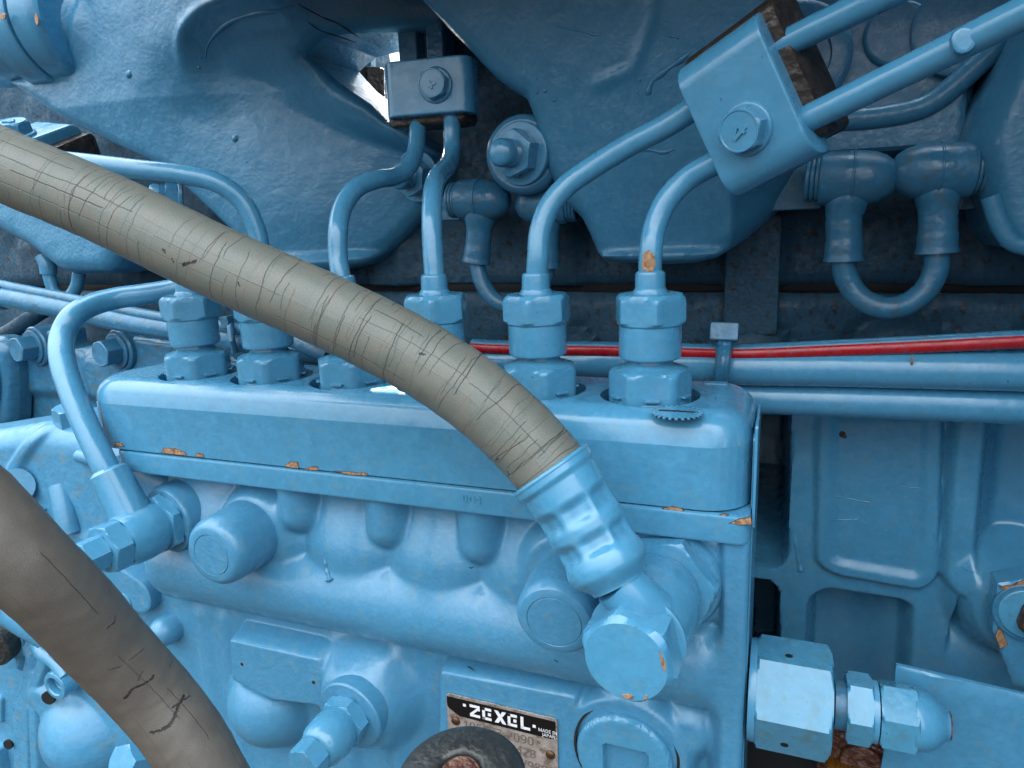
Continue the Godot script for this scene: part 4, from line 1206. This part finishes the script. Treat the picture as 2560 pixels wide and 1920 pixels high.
# ---------------------------------------------------------------- banjo fittings and the thin return pipe
func build_banjos() -> void:
	# right: fuel inlet
	var o := PZ(1660, 1452, 20)
	var f := PZ(1563, 1656, 62)
	var d := (f - o).normalized()
	var L := o.distance_to(f)
	var t := thing("banjo_fitting", "large hexagon banjo bolt where the upper hose ends", "banjo bolt", o, "banjo fittings on the pump")
	part("seat_ring", lathe(o, d, [[0, -4], [16.6, -4], [16.6, -1.5], [15.8, 0], [0, 0]]), M.cast, t)
	part("lock_nut", hexagon(o, d, 28.0, 0.0, 6.0, 0.15), M.paint, t)
	part("banjo_body", lathe(o, d, [[0, 5], [11.0, 5.5], [11.8, 7], [12.5, 12], [12.8, 17], [12.5, 23], [11.9, 27.5], [11.5, 29], [12.4, 29.6], [12.5, 31.0], [11.6, 31.6], [0, 31.8]], 0.0, 0.0, 56), M.paint, t, 40.0)
	var h := part("bolt_head", lathe(o, d, [[0, 31.0], [11.4, 31.0], [12.6, 32.2], [12.6, L - 3.4], [11.6, L - 1.5], [10.2, L], [9.8, L], [0, L + 0.15]], 21.4, 0.75), M.paint, t, 30.0)
	for q in [[1650, 1640, 1658, 1622, 1668, 1655, 1672, 1678, 1660, 1676, 1654, 1664], [1552, 1736, 1570, 1735, 1584, 1740, 1580, 1750, 1562, 1744], [1610, 1741, 1620, 1738, 1618, 1746, 1608, 1750]]:
		var pts := PackedVector2Array()
		var cen := f + d * 0.1
		var up := frame_of(d)
		for i in range(0, q.size(), 2):
			var rr := ray(q[i], q[i + 1])
			var p := C + rr * ((cen - C).dot(d) / rr.dot(d))
			pts.append(Vector2((p - cen).dot(up.x), (p - cen).dot(up.y)))
		for i in pts.size(): pts[i] = pts[i].limit_length(9.9)
		part("paint_chip", prism(cen, up, pts, -0.2, 0.12, 0.03), M.bare, h)
	# left: return line
	var a := PZ(418, 1302, 20)
	var ax := Vector3(-0.10, -0.02, 1).normalized()
	var b := thing("return_pipe", "thin bent blue return pipe with banjo end at the pump's left", "pipe", a, "banjo fittings on the pump")
	part("seat_ring", lathe(a, ax, [[0, -14], [14.5, -14], [14, -1], [13, 0.5], [0, 0.5]]), M.cast, b)
	part("lock_nut", hexagon(a, ax, 21.0, 0.5, 5.0, 0.5), M.paint, b)
	part("banjo_body", lathe(a, ax, [[0, 5], [9.6, 5], [10.4, 7], [10.7, 12], [10.3, 17], [9.4, 20], [0, 20]]), M.paint, b)
	part("hollow_bolt", hexagon(a, ax, 17.0, 20.0, 27.0, 0.2), M.paint, b)
	part("bolt_head", hexagon(a, ax, 11.5, 27.0, 35.0, 0.2), M.paint, b)
	var n0 := a + ax * 12.0
	part("banjo_neck", sweep([n0, n0.lerp(PZ(285, 1200, 30), 0.5), PZ(272, 1180, 31), PZ(268, 1172, 31)], func(fr: float, _a: float) -> float: return 7.6 if fr < 0.93 else lerpf(7.6, 5.4, (fr - 0.93) / 0.07), 28), M.paint, b, 40.0)
	part("pipe", sweep(smooth_path(path_z([282, 1210, 30, 262, 1165, 30, 222, 1080, 28, 182, 985, 24, 156, 900, 18, 158, 835, 10, 184, 790, 4, 226, 764, -4, 290, 746, -14, 360, 736, -22, 430, 724, -30, 480, 712, -34]), 9), 4.75, 24), M.paint, b, 60.0)
	# lower: fitting at the bottom centre
	var e := PZ(872, 1790, 28)
	var ex := Vector3(-0.06, -0.05, 1).normalized()
	var c := thing("banjo_fitting", "small capped fitting on its round boss at the bottom centre", "banjo bolt", e, "banjo fittings on the pump")
	part("boss_ring", lathe(e, ex, [[13.4, -8], [13.4, -0.6], [12.8, 0], [0, 0]]), M.cast, c)
	part("lock_nut", hexagon(e, ex, 16.5, 0, 5.5, 0.1), M.paint, c)
	part("round_body", lathe(e, ex, [[0, 5.5], [7.6, 5.5], [8.4, 7.5], [8.6, 11], [8.2, 15], [6.9, 17.5], [6.0, 18.2], [0, 18.2]]), M.paint, c)
	part("bolt_head", hexagon(e, ex, 11.5, 18.2, 25.0, 0.3), M.paint, c)
	# black rubber mount in front of the type plate
	var r := PD(1150, 1940, 150)
	var rd := (Vector3(0.02, 1.0, 0.16)).normalized()
	var m := thing("rubber_mount", "round black rubber disc with rusty centre bolt below the type plate", "rubber mount", r)
	part("rubber_disc", lathe(r, rd, [[0, -16], [12, -16], [13.4, -8], [14.3, -3.0], [14.2, -1.4], [13.2, -0.4], [10.5, 0.8], [7.4, 1.5], [5.6, 1.7], [4.8, 1.0], [4.6, 0.2], [0, 0.1]], 0.0, 0.0, 64), M.black_rubber, m, 50.0)
	part("washer", lathe(r, rd, disc_prof(4.5, 0.1, 0.8, 0.3)), M.rust, m)
	part("bolt", lathe(r, rd, [[0, 0.6], [3.4, 0.6], [3.5, 1.6], [2.8, 2.4], [0, 2.6]]), M.rust, m)

# ---------------------------------------------------------------- rubber boots with their hoses
func boot(t: Node3D, px: float, py: float, side: float, z: float, neck: Array, s := 1.0, lean := 0.0) -> void:
	# px, py: where the neck leaves; side: +1 the round end points right
	var c := PZ(px, py, z)
	var ax := Vector3(side, -0.04 * side, 0.05)
	part("boot", lathe(c, ax, [[0, -10.5 * s], [8.2 * s, -10.5 * s], [9.3 * s, -9.6 * s], [9.5 * s, 0], [9.4 * s, 4 * s], [8.9 * s, 7.2 * s], [7.7 * s, 10.4 * s], [5.8 * s, 13.0 * s], [3.2 * s, 14.7 * s], [0, 15.3 * s]]), M.dull, t, 50.0)  # boots take a darker paint in place of the shade they sit in
	var n: Array = path_z(neck)
	part("boot_neck", sweep(smooth_path([c - Vector3(0, 2, 0), n[0], n[1], n[2]], 8), func(f: float, _a: float) -> float: return (lerpf(7.4, 6.1, sstep(0.2, 0.45, f)) + 0.75 * sstep(0.72, 0.76, f) * (0.4 + 0.6 * sstep(0.93, 0.96, f))) * s, 28), M.dull, t, 40.0)
	part("boot_seam", torus(c + ax * 0.5, ax, 9.4 * s, 0.45), M.dull, t)
	for k in 3:
		part("boot_rib", torus(c - ax * (11.0 + k * 1.6) * s, ax, 7.4 * s, 0.8), M.dull, t)
func build_boots() -> void:
	var g := "booted leak-off hoses below the head"
	var t := thing("booted_hose", "u-shaped blue hose between two rubber boots at the right", "hose", PZ(2220, 600, -75), g)
	boot(t, 2128, 446, 1.0, -75, [2110, 540, -75, 2110, 600, -75, 2108, 652, -75])
	boot(t, 2345, 428, -1.0, -75, [2345, 520, -75, 2344, 580, -75, 2342, 632, -75])
	part("hose", sweep(smooth_path(path_z([2108, 620, -75, 2108, 660, -75, 2122, 708, -75, 2158, 750, -74, 2212, 770, -73, 2268, 760, -74, 2316, 722, -75, 2340, 672, -75, 2343, 620, -75]), 10), 4.1, 24), M.dull, t, 60.0)
	var m := thing("booted_hose", "shaded booted hose between the kinked and the long slanting pipe", "hose", PZ(1240, 600, -78), g)
	boot(m, 1200, 500, 1.0, -78, [1198, 580, -78, 1194, 625, -78, 1190, 656, -78], 0.93)
	boot(m, 1366, 510, -1.0, -80, [1366, 580, -80, 1366, 625, -80, 1366, 670, -80], 0.9)
	part("hose", sweep(smooth_path(path_z([1192, 630, -78, 1194, 665, -78, 1208, 712, -77, 1240, 752, -76, 1290, 766, -76, 1340, 740, -78, 1364, 690, -80, 1366, 650, -80]), 10), 3.6, 22), M.dull, m, 60.0)
	var l := thing("booted_hose", "small blue boots and hose end under the runner at the far left", "hose", PZ(130, 700, -85), g)
	part("boot_neck", sweep(smooth_path(path_z([108, 640, -85, 118, 660, -85, 122, 684, -85]), 5), 4.6, 20), M.paint, l)
	part("hose", sweep(smooth_path(path_z([120, 670, -85, 126, 700, -85, 140, 735, -85, 168, 745, -85, 192, 715, -85, 198, 680, -85]), 8), 3.6, 20), M.paint, l, 60.0)

# ---------------------------------------------------------------- tubes and wires along the block
func build_wiring() -> void:
	var r := thing("red_wire", "red wire with overspray of blue along its top, above the thick tube", "wire", PZ(1900, 870, -45))
	var rp := smooth_path(path_z([1180, 868, -46, 1260, 872, -46, 1500, 876, -46, 1700, 881, -46, 1850, 884, -45, 2050, 876, -45, 2300, 865, -45, 2560, 852, -45, 2800, 842, -45]), 8)
	part("wire_core", sweep(rp, 2.4, 16), M.red, r, 60.0)
	var top := []
	for p: Vector3 in rp: top.append(p + Vector3(0, 1.25, -0.5))
	part("overspray", sweep(top, 2.1, 16), M.dull, r, 60.0)
	var a := thing("conduit", "thick blue tube running right from behind the valves under the red wire", "tube", PZ(2100, 918, -46), "tubes along the side of the block")
	part("tube", sweep(smooth_path(path_z([1100, 900, -50, 1280, 905, -50, 1500, 906, -50, 1700, 914, -49, 1850, 918, -48, 2100, 920, -48, 2560, 928, -48, 2800, 932, -48]), 6), 6.5, 26), M.paint, a, 60.0)
	part("paint_scratch", prism(PZ(2282, 900, -41.4), Basis(Vector3(0.996, -0.03, 0.0), Vector3(-0.03, 0.9, 0.42).normalized(), Vector3(0, -0.42, 0.9)), PackedVector2Array([Vector2(-0.5, 3.0), Vector2(0.1, 0), Vector2(0.4, -2.6), Vector2(-0.1, -3.4), Vector2(-0.5, -2.0)]), -0.3, 0.25, 0.03), M.bare, a)
	var b := thing("conduit", "blue tube lowest of the three, leaving right behind the cover's end", "tube", PZ(2200, 1003, -48), "tubes along the side of the block")
	part("tube", sweep(smooth_path(path_z([1650, 982, -52, 1900, 994, -52, 2200, 1003, -52, 2560, 1016, -52, 2800, 1024, -52]), 6), 6.0, 26), M.paint, b, 60.0)
	# cable tie
	var t := thing("cable_tie", "blue painted cable tie with square head behind the rightmost valve", "cable tie", PZ(1808, 900, -40), "cable ties round the tubes")
	part("strap", sweep(smooth_path([PZ(1803, 970, -40), PZ(1804, 930, -37), PZ(1808, 895, -37.5), PZ(1811, 865, -41.5), PZ(1812, 845, -42)], 6), func(_f: float, an: float) -> float: return 2.6 if absf(cos(an)) > 0.5 else 1.2, 16), M.dull, t, 30.0)
	part("tie_head", box(PZ(1812, 833, -44), Basis(Vector3.BACK, -0.03) * Basis(Vector3.RIGHT, -0.35), 9.6, 6.4, -1, 4.0, 0.8, 0.5), M.dull, t)
	part("tie_tail", box(PZ(1814, 815, -45), Basis(Vector3.BACK, -0.1), 6.2, 2.2, 0, 1.2, 0.4, 0.2), M.dull, t)
	# tubes on the left
	var c := thing("conduit", "wider worn tube of the two sloping down from the left edge", "tube", PZ(300, 810, -50), "tubes along the side of the block")
	part("tube", sweep(smooth_path(path_z([-200, 700, -45, 0, 742, -46, 150, 770, -47, 320, 806, -48, 480, 832, -49, 640, 860, -50, 820, 885, -50, 1000, 898, -50]), 6), 5.3, 24), M.dull, c, 60.0)
	part("tube_cuff", lathe(PZ(6, 744, -46), PZ(150, 770, -47) - PZ(0, 742, -46), [[0, -8], [6.6, -8], [6.9, -7], [6.9, 0], [6.4, 1], [5, 1.2]]), M.dull, c)
	var d := thing("conduit", "narrow tube lying on the wider worn one at the left", "tube", PZ(200, 740, -48), "tubes along the side of the block")
	part("tube", sweep(smooth_path(path_z([-200, 662, -48, 0, 712, -48, 180, 748, -48, 360, 786, -48, 470, 803, -48, 640, 828, -48, 900, 862, -48]), 6), 2.9, 20), M.dull, d, 60.0)
	var t2 := thing("cable_tie", "cable tie with upright head between the two left valves", "cable tie", PZ(578, 850, -44), "cable ties round the tubes")
	part("strap", sweep([PZ(588, 880, -43), PZ(580, 852, -41), PZ(577, 825, -43), PZ(574, 806, -46)], 1.6, 12), M.dull, t2)
	part("tie_head", box(PZ(572, 804, -46), Basis(Vector3.BACK, 0.1), 4.6, 5.6, -1, 3, 0.6, 0.4), M.dull, t2)
	var w := thing("grey_lead", "bent lead in the gap right of the second valve", "wire", PZ(760, 860, -30))
	part("lead", sweep(smooth_path(path_z([700, 840, -34, 740, 852, -32, 780, 872, -30, 820, 890, -30]), 6), 3.6, 18), M.dull, w)

# ---------------------------------------------------------------- left side: bracket, governor housing
func build_left_side() -> void:
	var z := -58.0
	var t := thing("pump_bracket", "blue bracket plate with two hexagon bolts behind the return pipe", "bracket", PZ(200, 950, z))
	var hump := poly([-60, 840, 110, 830, 120, 1060], z)
	var f := func(p: Vector2, d: float) -> float:
		var q := z + rnd(d, 2.5)
		q -= 5.0 * sstep(0.0, 6.0, p.y - (xy(300, 905, z).y + (p.x - xy(300, 905, z).x) * -0.06)) * sstep(-3.0, 3.0, p.x - xy(200, 900, z).x) * sstep(3.0, -3.0, p.x - xy(250, 900, z).x)
		q += 3.0 * sstep(10.0, 4.0, cap_d(p, xy(235, 920, z), xy(262, 1000, z)))
		q -= 4.0 * sstep(0.0, 8.0, xy(300, 985, z).y - p.y)
		return q
	part("bracket_plate", relief(round_corners(poly([-200, 850, 60, 845, 130, 822, 140, 880, 250, 862, 268, 838, 330, 842, 520, 868, 640, 930, 640, 1120, -200, 1120], z), 4.0), 1.4, f, -78.0), M.dull, t, 60.0)
	for q in [[82, 866, 0.1], [290, 876, 0.25]]:
		var o := PZ(q[0] + 12, q[1], z)
		part("bolt_boss", lathe(o, Vector3(-0.12, 0, 1), [[11.5, -12], [11.5, 1], [10.8, 1.8], [0, 1.8]]), M.dull, t)
		part("bolt_washer", lathe(o, Vector3(-0.12, 0, 1), disc_prof(9.6, 1.8, 3.2, 0.5)), M.dull, t)
		part("bolt_head", lathe(o, Vector3(-0.12, 0, 1), [[0, 3.2], [7.4, 3.2], [7.5, 4], [7.5, 10.5], [7.0, 11.4], [6.2, 11.8], [5.8, 11.6], [0, 11.5]], 13.2, q[2]), M.dull, t, 30.0)
	var g := thing("round_housing", "dark rounded housing cut by the left edge beside the bracket", "housing", PZ(0, 980, -30))
	var f2 := func(_p: Vector2, d: float) -> float: return -46.0 + rnd(d, 7.0)
	part("housing_shell", relief(round_corners(poly([-160, 850, -16, 845, 12, 870, 20, 960, 18, 1075, -160, 1110], -46), 6.0), 1.4, f2, -60.0), M.dull, g, 60.0)
	part("housing_rib", sweep(smooth_path(path_z([-14, 905, -45, -8, 960, -45, -14, 1040, -45]), 6), 2.4, 14), M.dull, g)
	var l := thing("lifting_link", "dark curved lever above the bracket at the far left", "lever", PZ(60, 810, -70))
	part("lever_arm", sweep(smooth_path(path_z([-60, 860, -66, 20, 832, -68, 70, 800, -72, 110, 775, -80]), 6), 4.6, 18), M.old, l)
	# governor housing, left end of the pump
	var gv := thing("governor_housing", "blue governor housing of the pump at the lower left, ribbed and stained", "governor", PZ(150, 1500, 0))
	var zg := 6.0
	var wedge := poly([98, 1076, 60, 1130, 28, 1185], zg)
	var gf := func(p: Vector2, d: float) -> float:
		var q := zg + rnd(d, 9.0)
		q -= 0.10 * maxf(0.0, p.y + 40.0)
		q += 2.6 * sstep(4.5, 1.5, cap_d(p, wedge[0], wedge[2]))
		q += 4.0 * sstep(8.0, 3.0, rect_d(p, xy(180, 1440, zg), Vector2(26, 18), 4.0)) * 0.4
		return q
	part("upper_housing", relief(round_corners(poly([-260, 1120, -40, 1086, 70, 1066, 200, 1082, 290, 1120, 420, 1200, 420, 1500, 380, 1900, -260, 1900], zg), 5.0), 1.4, gf, -30.0), M.dusty, gv, 60.0)
	for q in [[[150, 1215, 4], [176, 1330, 8], 5.0], [[60, 1260, 4], [110, 1290, 7], 4.0], [[200, 1140, 6], [300, 1160, 6], 3.0]]:
		part("cast_web", sweep([PZ(q[0][0], q[0][1], q[0][2]), PZ((q[0][0] + q[1][0]) / 2.0, (q[0][1] + q[1][1]) / 2.0, q[0][2] + 3), PZ(q[1][0], q[1][1], q[1][2])], q[2], 16), M.dusty, gv, 60.0)
	part("top_bolt", hexagon(PZ(185, 1072, -6), Vector3(0.15, 1, 0.1), 13.0, -4, 11, 0.3), M.paint, gv)
	part("side_lug", lathe(PZ(338, 1492, 10), Vector3(-0.05, 0, 1), [[4.9, 4.5], [4.9, 5.8], [4.7, 6.0], [0, 6.1]]), M.cast, gv)
	var la := xy(232, 1428, 16)
	var lb := xy(338, 1492, 16)
	var two := circle(lb, 8.4, 24)
	two.append_array(circle(la, 10.0, 24))
	var tab := Geometry2D.convex_hull(two)
	tab.remove_at(tab.size() - 1)
	part("lug_tab", prism(Vector3(0, 0, 0), Basis(), tab, 4.0, 15.6, 1.2), M.cast, gv)
	part("small_boss", sweep([PZ(70, 1205, 2), PZ(40, 1215, 12)], 8.0, 20), M.cast, gv)
	# lower cover
	var lc := thing("governor_cover", "domed blue cover with threaded lug at the bottom left", "cover", PZ(180, 1800, 20))
	var zd := 14.0
	var dome := xy(190, 1850, zd)
	var lug := xy(172, 1693, zd)
	var seam := poly([20, 1560, 62, 1640, 80, 1710, 60, 1760, 62, 1960], zd)
	var hole := xy(118, 1748, zd)
	var ridge := poly([120, 1640, 92, 1720, 100, 1960], zd)
	var groove := poly([66, 1640, 36, 1785, 36, 1990], zd)
	var df := func(p: Vector2, d: float) -> float:
		var q := zd - 4.0
		var r := p.distance_to(dome)
		if r < 30.0: q = smax(q, zd - 24.0 + sqrt(900.0 - r * r) * 1.25, 3.0)
		q = smax(q, zd + 2.0 - 6.0 * sstep(0.0, 3.0, absf(line_side(p, seam)) - 5.0), 2.0)
		q = boss(q, zd + 4.0, 13.0, 6.0, p.distance_to(hole))
		q = maxf(q, zd + 5.0 * sstep(6.0, 2.0, cap_d(p, ridge[0], ridge[1])) - 2.0)
		q = maxf(q, zd + 5.0 * sstep(6.0, 2.0, cap_d(p, ridge[1], ridge[2])) - 2.0)
		q -= 4.0 * sstep(1.6, 0.4, cap_d(p, groove[0], groove[1])) + 4.0 * sstep(1.6, 0.4, cap_d(p, groove[1], groove[2]))
		return q + rnd(d, 4.0)
	part("cover_shell", relief(round_corners(poly([-200, 1600, 20, 1560, 120, 1600, 150, 1650, 260, 1690, 400, 1760, 420, 2100, -200, 2100], zd), 5.0), 1.1, df, -20.0), M.dusty, lc, 60.0)
	var lo := Vector3(lug.x, lug.y, zd)
	part("threaded_lug", lathe(lo, Vector3(0, 0, 1), [[7.2, -10], [7.2, 6.5], [6.6, 7.4], [4.8, 7.6], [4.3, 7.0], [4.3, 4], [3.8, 3.6], [4.3, 3.0], [3.8, 2.4], [4.3, 1.8], [3.8, 1.2], [4.0, -0.5]]), M.paint, lc)
	part("thread_hole", lathe(lo, Vector3(0, 0, 1), [[4.6, 0.3], [0, 0.3]]), M.dark, lc)
	part("lug_arm", sweep(smooth_path([PZ(165, 1690, 18), PZ(140, 1655, 17), PZ(105, 1630, 15), PZ(92, 1600, 12), PZ(90, 1560, 8)], 6), 3.4, 18), M.paint, lc)
	part("vent_hole", lathe(PZ(120, 1746, 19.5), Vector3(0.25, 0, 1), [[3.4, -1.0], [3.4, 0.15], [0, 0.15]]), M.dark, lc)
	part("cover_bolt", hexagon(PZ(352, 1900, 22), Vector3(-0.1, 0.55, 1), 15.0, -4, 10, 0.4), M.paint, lc)
	part("flange_block", box(PZ(4, 1900, 12), Basis(Vector3.BACK, -0.12), 13.0, 26.0, -8, 5.0, 1.5, 1.2), M.dusty, lc)
	part("flange_block", box(PZ(2, 1755, 10), Basis(Vector3.BACK, -0.3), 12.0, 18.0, -8, 4.0, 2.5, 1.4), M.dusty, lc)
	part("plain_hole", lathe(PZ(20, 1862, 17.5), Vector3(0.2, 0, 1), [[2.6, -1], [2.6, 0.3], [0, 0.3]]), M.dark, lc)
	var bk := thing("black_cap", "dark round cap cut by the left edge under the brown hose", "cap", PZ(0, 1620, 30))
	part("cap_body", lathe(PZ(-14, 1622, 24), Vector3(0.35, 0.0, 1), [[0, -12], [9.0, -12], [9.2, 0], [8.4, 1.4], [6.6, 1.8], [6.2, 0.8], [0, 0.6]]), M.black_rubber, bk)
	part("cap_ring", torus(PZ(-14, 1622, 24) + Vector3(0.35, 0, 1) * -6.0, Vector3(0.35, 0, 1), 9.2, 0.8), M.paint, bk)
	var el := thing("threaded_elbow", "blue elbow with a threaded end just left of the brown hose", "fitting", PZ(70, 1540, 20))
	part("elbow_body", sweep(smooth_path(path_z([-20, 1480, 24, 20, 1510, 24, 70, 1545, 22, 130, 1580, 18]), 6), 8.2, 22), M.paint, el)
	part("thread_end", lathe(PZ(18, 1506, 25), Vector3(-0.8, 0.5, 0.4), [[8.0, 0], [8.7, 0.6], [8.0, 1.2], [8.7, 1.8], [8.0, 2.4], [8.7, 3.0], [8.0, 3.6], [0, 3.8]]), M.dull, el)

# ---------------------------------------------------------------- right side
func build_right_side() -> void:
	var t := thing("rack_stop_nut", "big bright hexagon nut with drilled holes on the pump's right end", "nut", Vector3(214, -88, 8))
	var o := Vector3(211.5, PZ(1890, 1732, 8).y, 6)
	var ax := Vector3(1, -0.0, 0.0)
	part("seat_washer", lathe(o, ax, [[0, 1], [15.0, 1], [15.2, 2], [15.2, 3], [0, 3]]), M.paint, t)
	var bn := part("large_nut", hexagon(o, ax, 28.6, 2.6, 24.0, 0.42, Vector3.BACK), M.scuffed, t)
	part("neck", lathe(o, ax, [[7, 25], [7, 30]]), M.dull, t)
	part("lock_nut", hexagon(o, ax, 17.6, 28.0, 35.0, 0.35, Vector3.BACK), M.scuffed, t)
	part("collar", lathe(o, ax, [[0, 34.5], [8.6, 34.5], [8.8, 35.2], [8.8, 36.4], [0, 36.6]]), M.paint, t)
	part("cap_nut", hexagon(o, ax, 17.0, 36.8, 46.5, 0.1, Vector3.BACK), M.scuffed, t)
	part("cap_dome", lathe(o, ax, [[8.8, 45.5], [8.8, 46.8], [8.2, 49.5], [6.6, 52.0], [4.6, 53.6], [4.2, 54.6], [3.8, 54.8], [0, 54.8]]), M.paint, t, 40.0)
	part("bare_tip", lathe(o, ax, [[3.9, 54.7], [3.9, 55.1], [0, 55.1]]), M.rust, t)
	# drilled wire holes, found on the facets
	for q in [[1972, 1640, 28.6, 0.42], [1961, 1862, 28.6, 0.42], [2179, 1746, 17.0, 0.1]]:
		var d := ray(q[0], q[1])
		# meet the nut's own cylinder
		var best := C
		var face := 0.0
		for k in 1500:
			var p := C + d * (120.0 + k * 0.1)
			var a := atan2(p.z - o.z, p.y - o.y) - float(q[3])
			var rel := fposmod(a, PI / 3) - PI / 6
			if Vector2(p.y - o.y, p.z - o.z).length() < float(q[2]) * 0.5 / cos(rel):
				best = p
				face = a - rel + float(q[3])
				break
		var nn := Vector3(0, cos(face), sin(face))
		part("wire_hole", lathe(best - nn * 0.6, nn, [[1.15, 0], [1.15, 0.68], [0, 0.68]], 0.0, 0.0, 18), M.dark, bn)
	# sheet cover at the lower right
	var z := -8.0
	var s := thing("side_cover", "flat bright blue sheet metal cover at the lower right corner", "cover", PZ(2400, 1850, z))
	var fl := func(_p: Vector2, d: float) -> float: return z + rnd(d, 0.7)
	part("cover_sheet", relief(poly([2242, 1666, 2680, 1768, 2680, 2150, 2170, 2150], z), 3.0, fl, z - 2.0), M.paint, s)
	# rusty bracket at the right edge
	var zb := -52.0
	var br := thing("rusty_bracket", "blue bracket with flaking rusty bolt at the right edge", "bracket", PZ(2540, 1600, zb))
	var bf := func(_p: Vector2, d: float) -> float: return zb + rnd(d, 1.2)
	part("bracket_plate", relief(poly([2496, 1462, 2640, 1440, 2680, 1760, 2535, 1718, 2484, 1580], zb), 2.0, bf, -62.0), M.paint, br)
	var bc := PZ(2568, 1530, zb)
	part("bolt_washer", lathe(bc, Vector3(-0.1, 0.1, 1), disc_prof(10.2, -0.5, 1.6, 0.6)), M.dull, br)
	for q in [[2497, 1466, 2530, 1462, 2562, 1448, 2580, 1452, 2562, 1466, 2540, 1478, 2520, 1486], [2487, 1590, 2500, 1560, 2512, 1590, 2520, 1612, 2500, 1622], [2500, 1500, 2512, 1486, 2510, 1520, 2500, 1545]]: chip(br, q, zb)
	part("bolt_face", lathe(bc, Vector3(-0.1, 0.1, 1), disc_prof(8.6, 1.2, 2.6, 0.6)), M.scuffed, br)
	part("bolt_head", lathe(bc + Vector3(3, -1, 0), Vector3(-0.1, 0.1, 1), [[0, 2], [6.5, 3], [6.8, 8], [5.5, 10], [0, 10.4]], 11.6, 0.3), M.rust, br)
	part("locking_tab", box(bc + Vector3(1.5, 1.0, 9), Basis(Vector3.BACK, 0.6), 9, 4.5, 0, 2, 0.6, 0.4), M.rust, br)
	# link and thread below the nut
	var th := thing("control_link", "rusty rod end and brass thread under the big nut", "linkage", PZ(2100, 1900, -10))
	var thr := []
	for k in 14:
		thr.append([5.2, k * 0.9])
		thr.append([5.9, k * 0.9 + 0.45])
	part("brass_thread", lathe(PZ(2062, 1925, -12), Vector3.RIGHT, thr), M.brass, th, 20.0)
	part("rod_end", box(PZ(2140, 1880, -16), Basis(), 24, 26, -5, 4, 3, 0.8), M.rust, th)
	part("rod_pin", lathe(PZ(2152, 1902, -12), Vector3.BACK, disc_prof(6.5, 0, 2.0, 0.8)), M.rust, th)
	part("cavity_shade", box(PZ(1970, 1960, -25), Basis(), 44, 30, -6, 0, 2, 0.5), M.dark, th)  # black box painted in as the shade of the cavity below the nut
	# runner cut by the upper right edge
	var zr := -62.0
	var line := poly([2600, 60, 2555, 200, 2500, 360, 2520, 520, 2600, 700], zr)
	var rf := func(p: Vector2, d: float) -> float: return zr + rnd(d, 8.0) - 1.1 * maxf(0.0, -line_side(p, line)) - 0.0 * p.x
	var ru := thing("manifold_runner", "glossy dark runner cut by the upper right edge of the picture", "manifold runner", PZ(2520, 400, -85))
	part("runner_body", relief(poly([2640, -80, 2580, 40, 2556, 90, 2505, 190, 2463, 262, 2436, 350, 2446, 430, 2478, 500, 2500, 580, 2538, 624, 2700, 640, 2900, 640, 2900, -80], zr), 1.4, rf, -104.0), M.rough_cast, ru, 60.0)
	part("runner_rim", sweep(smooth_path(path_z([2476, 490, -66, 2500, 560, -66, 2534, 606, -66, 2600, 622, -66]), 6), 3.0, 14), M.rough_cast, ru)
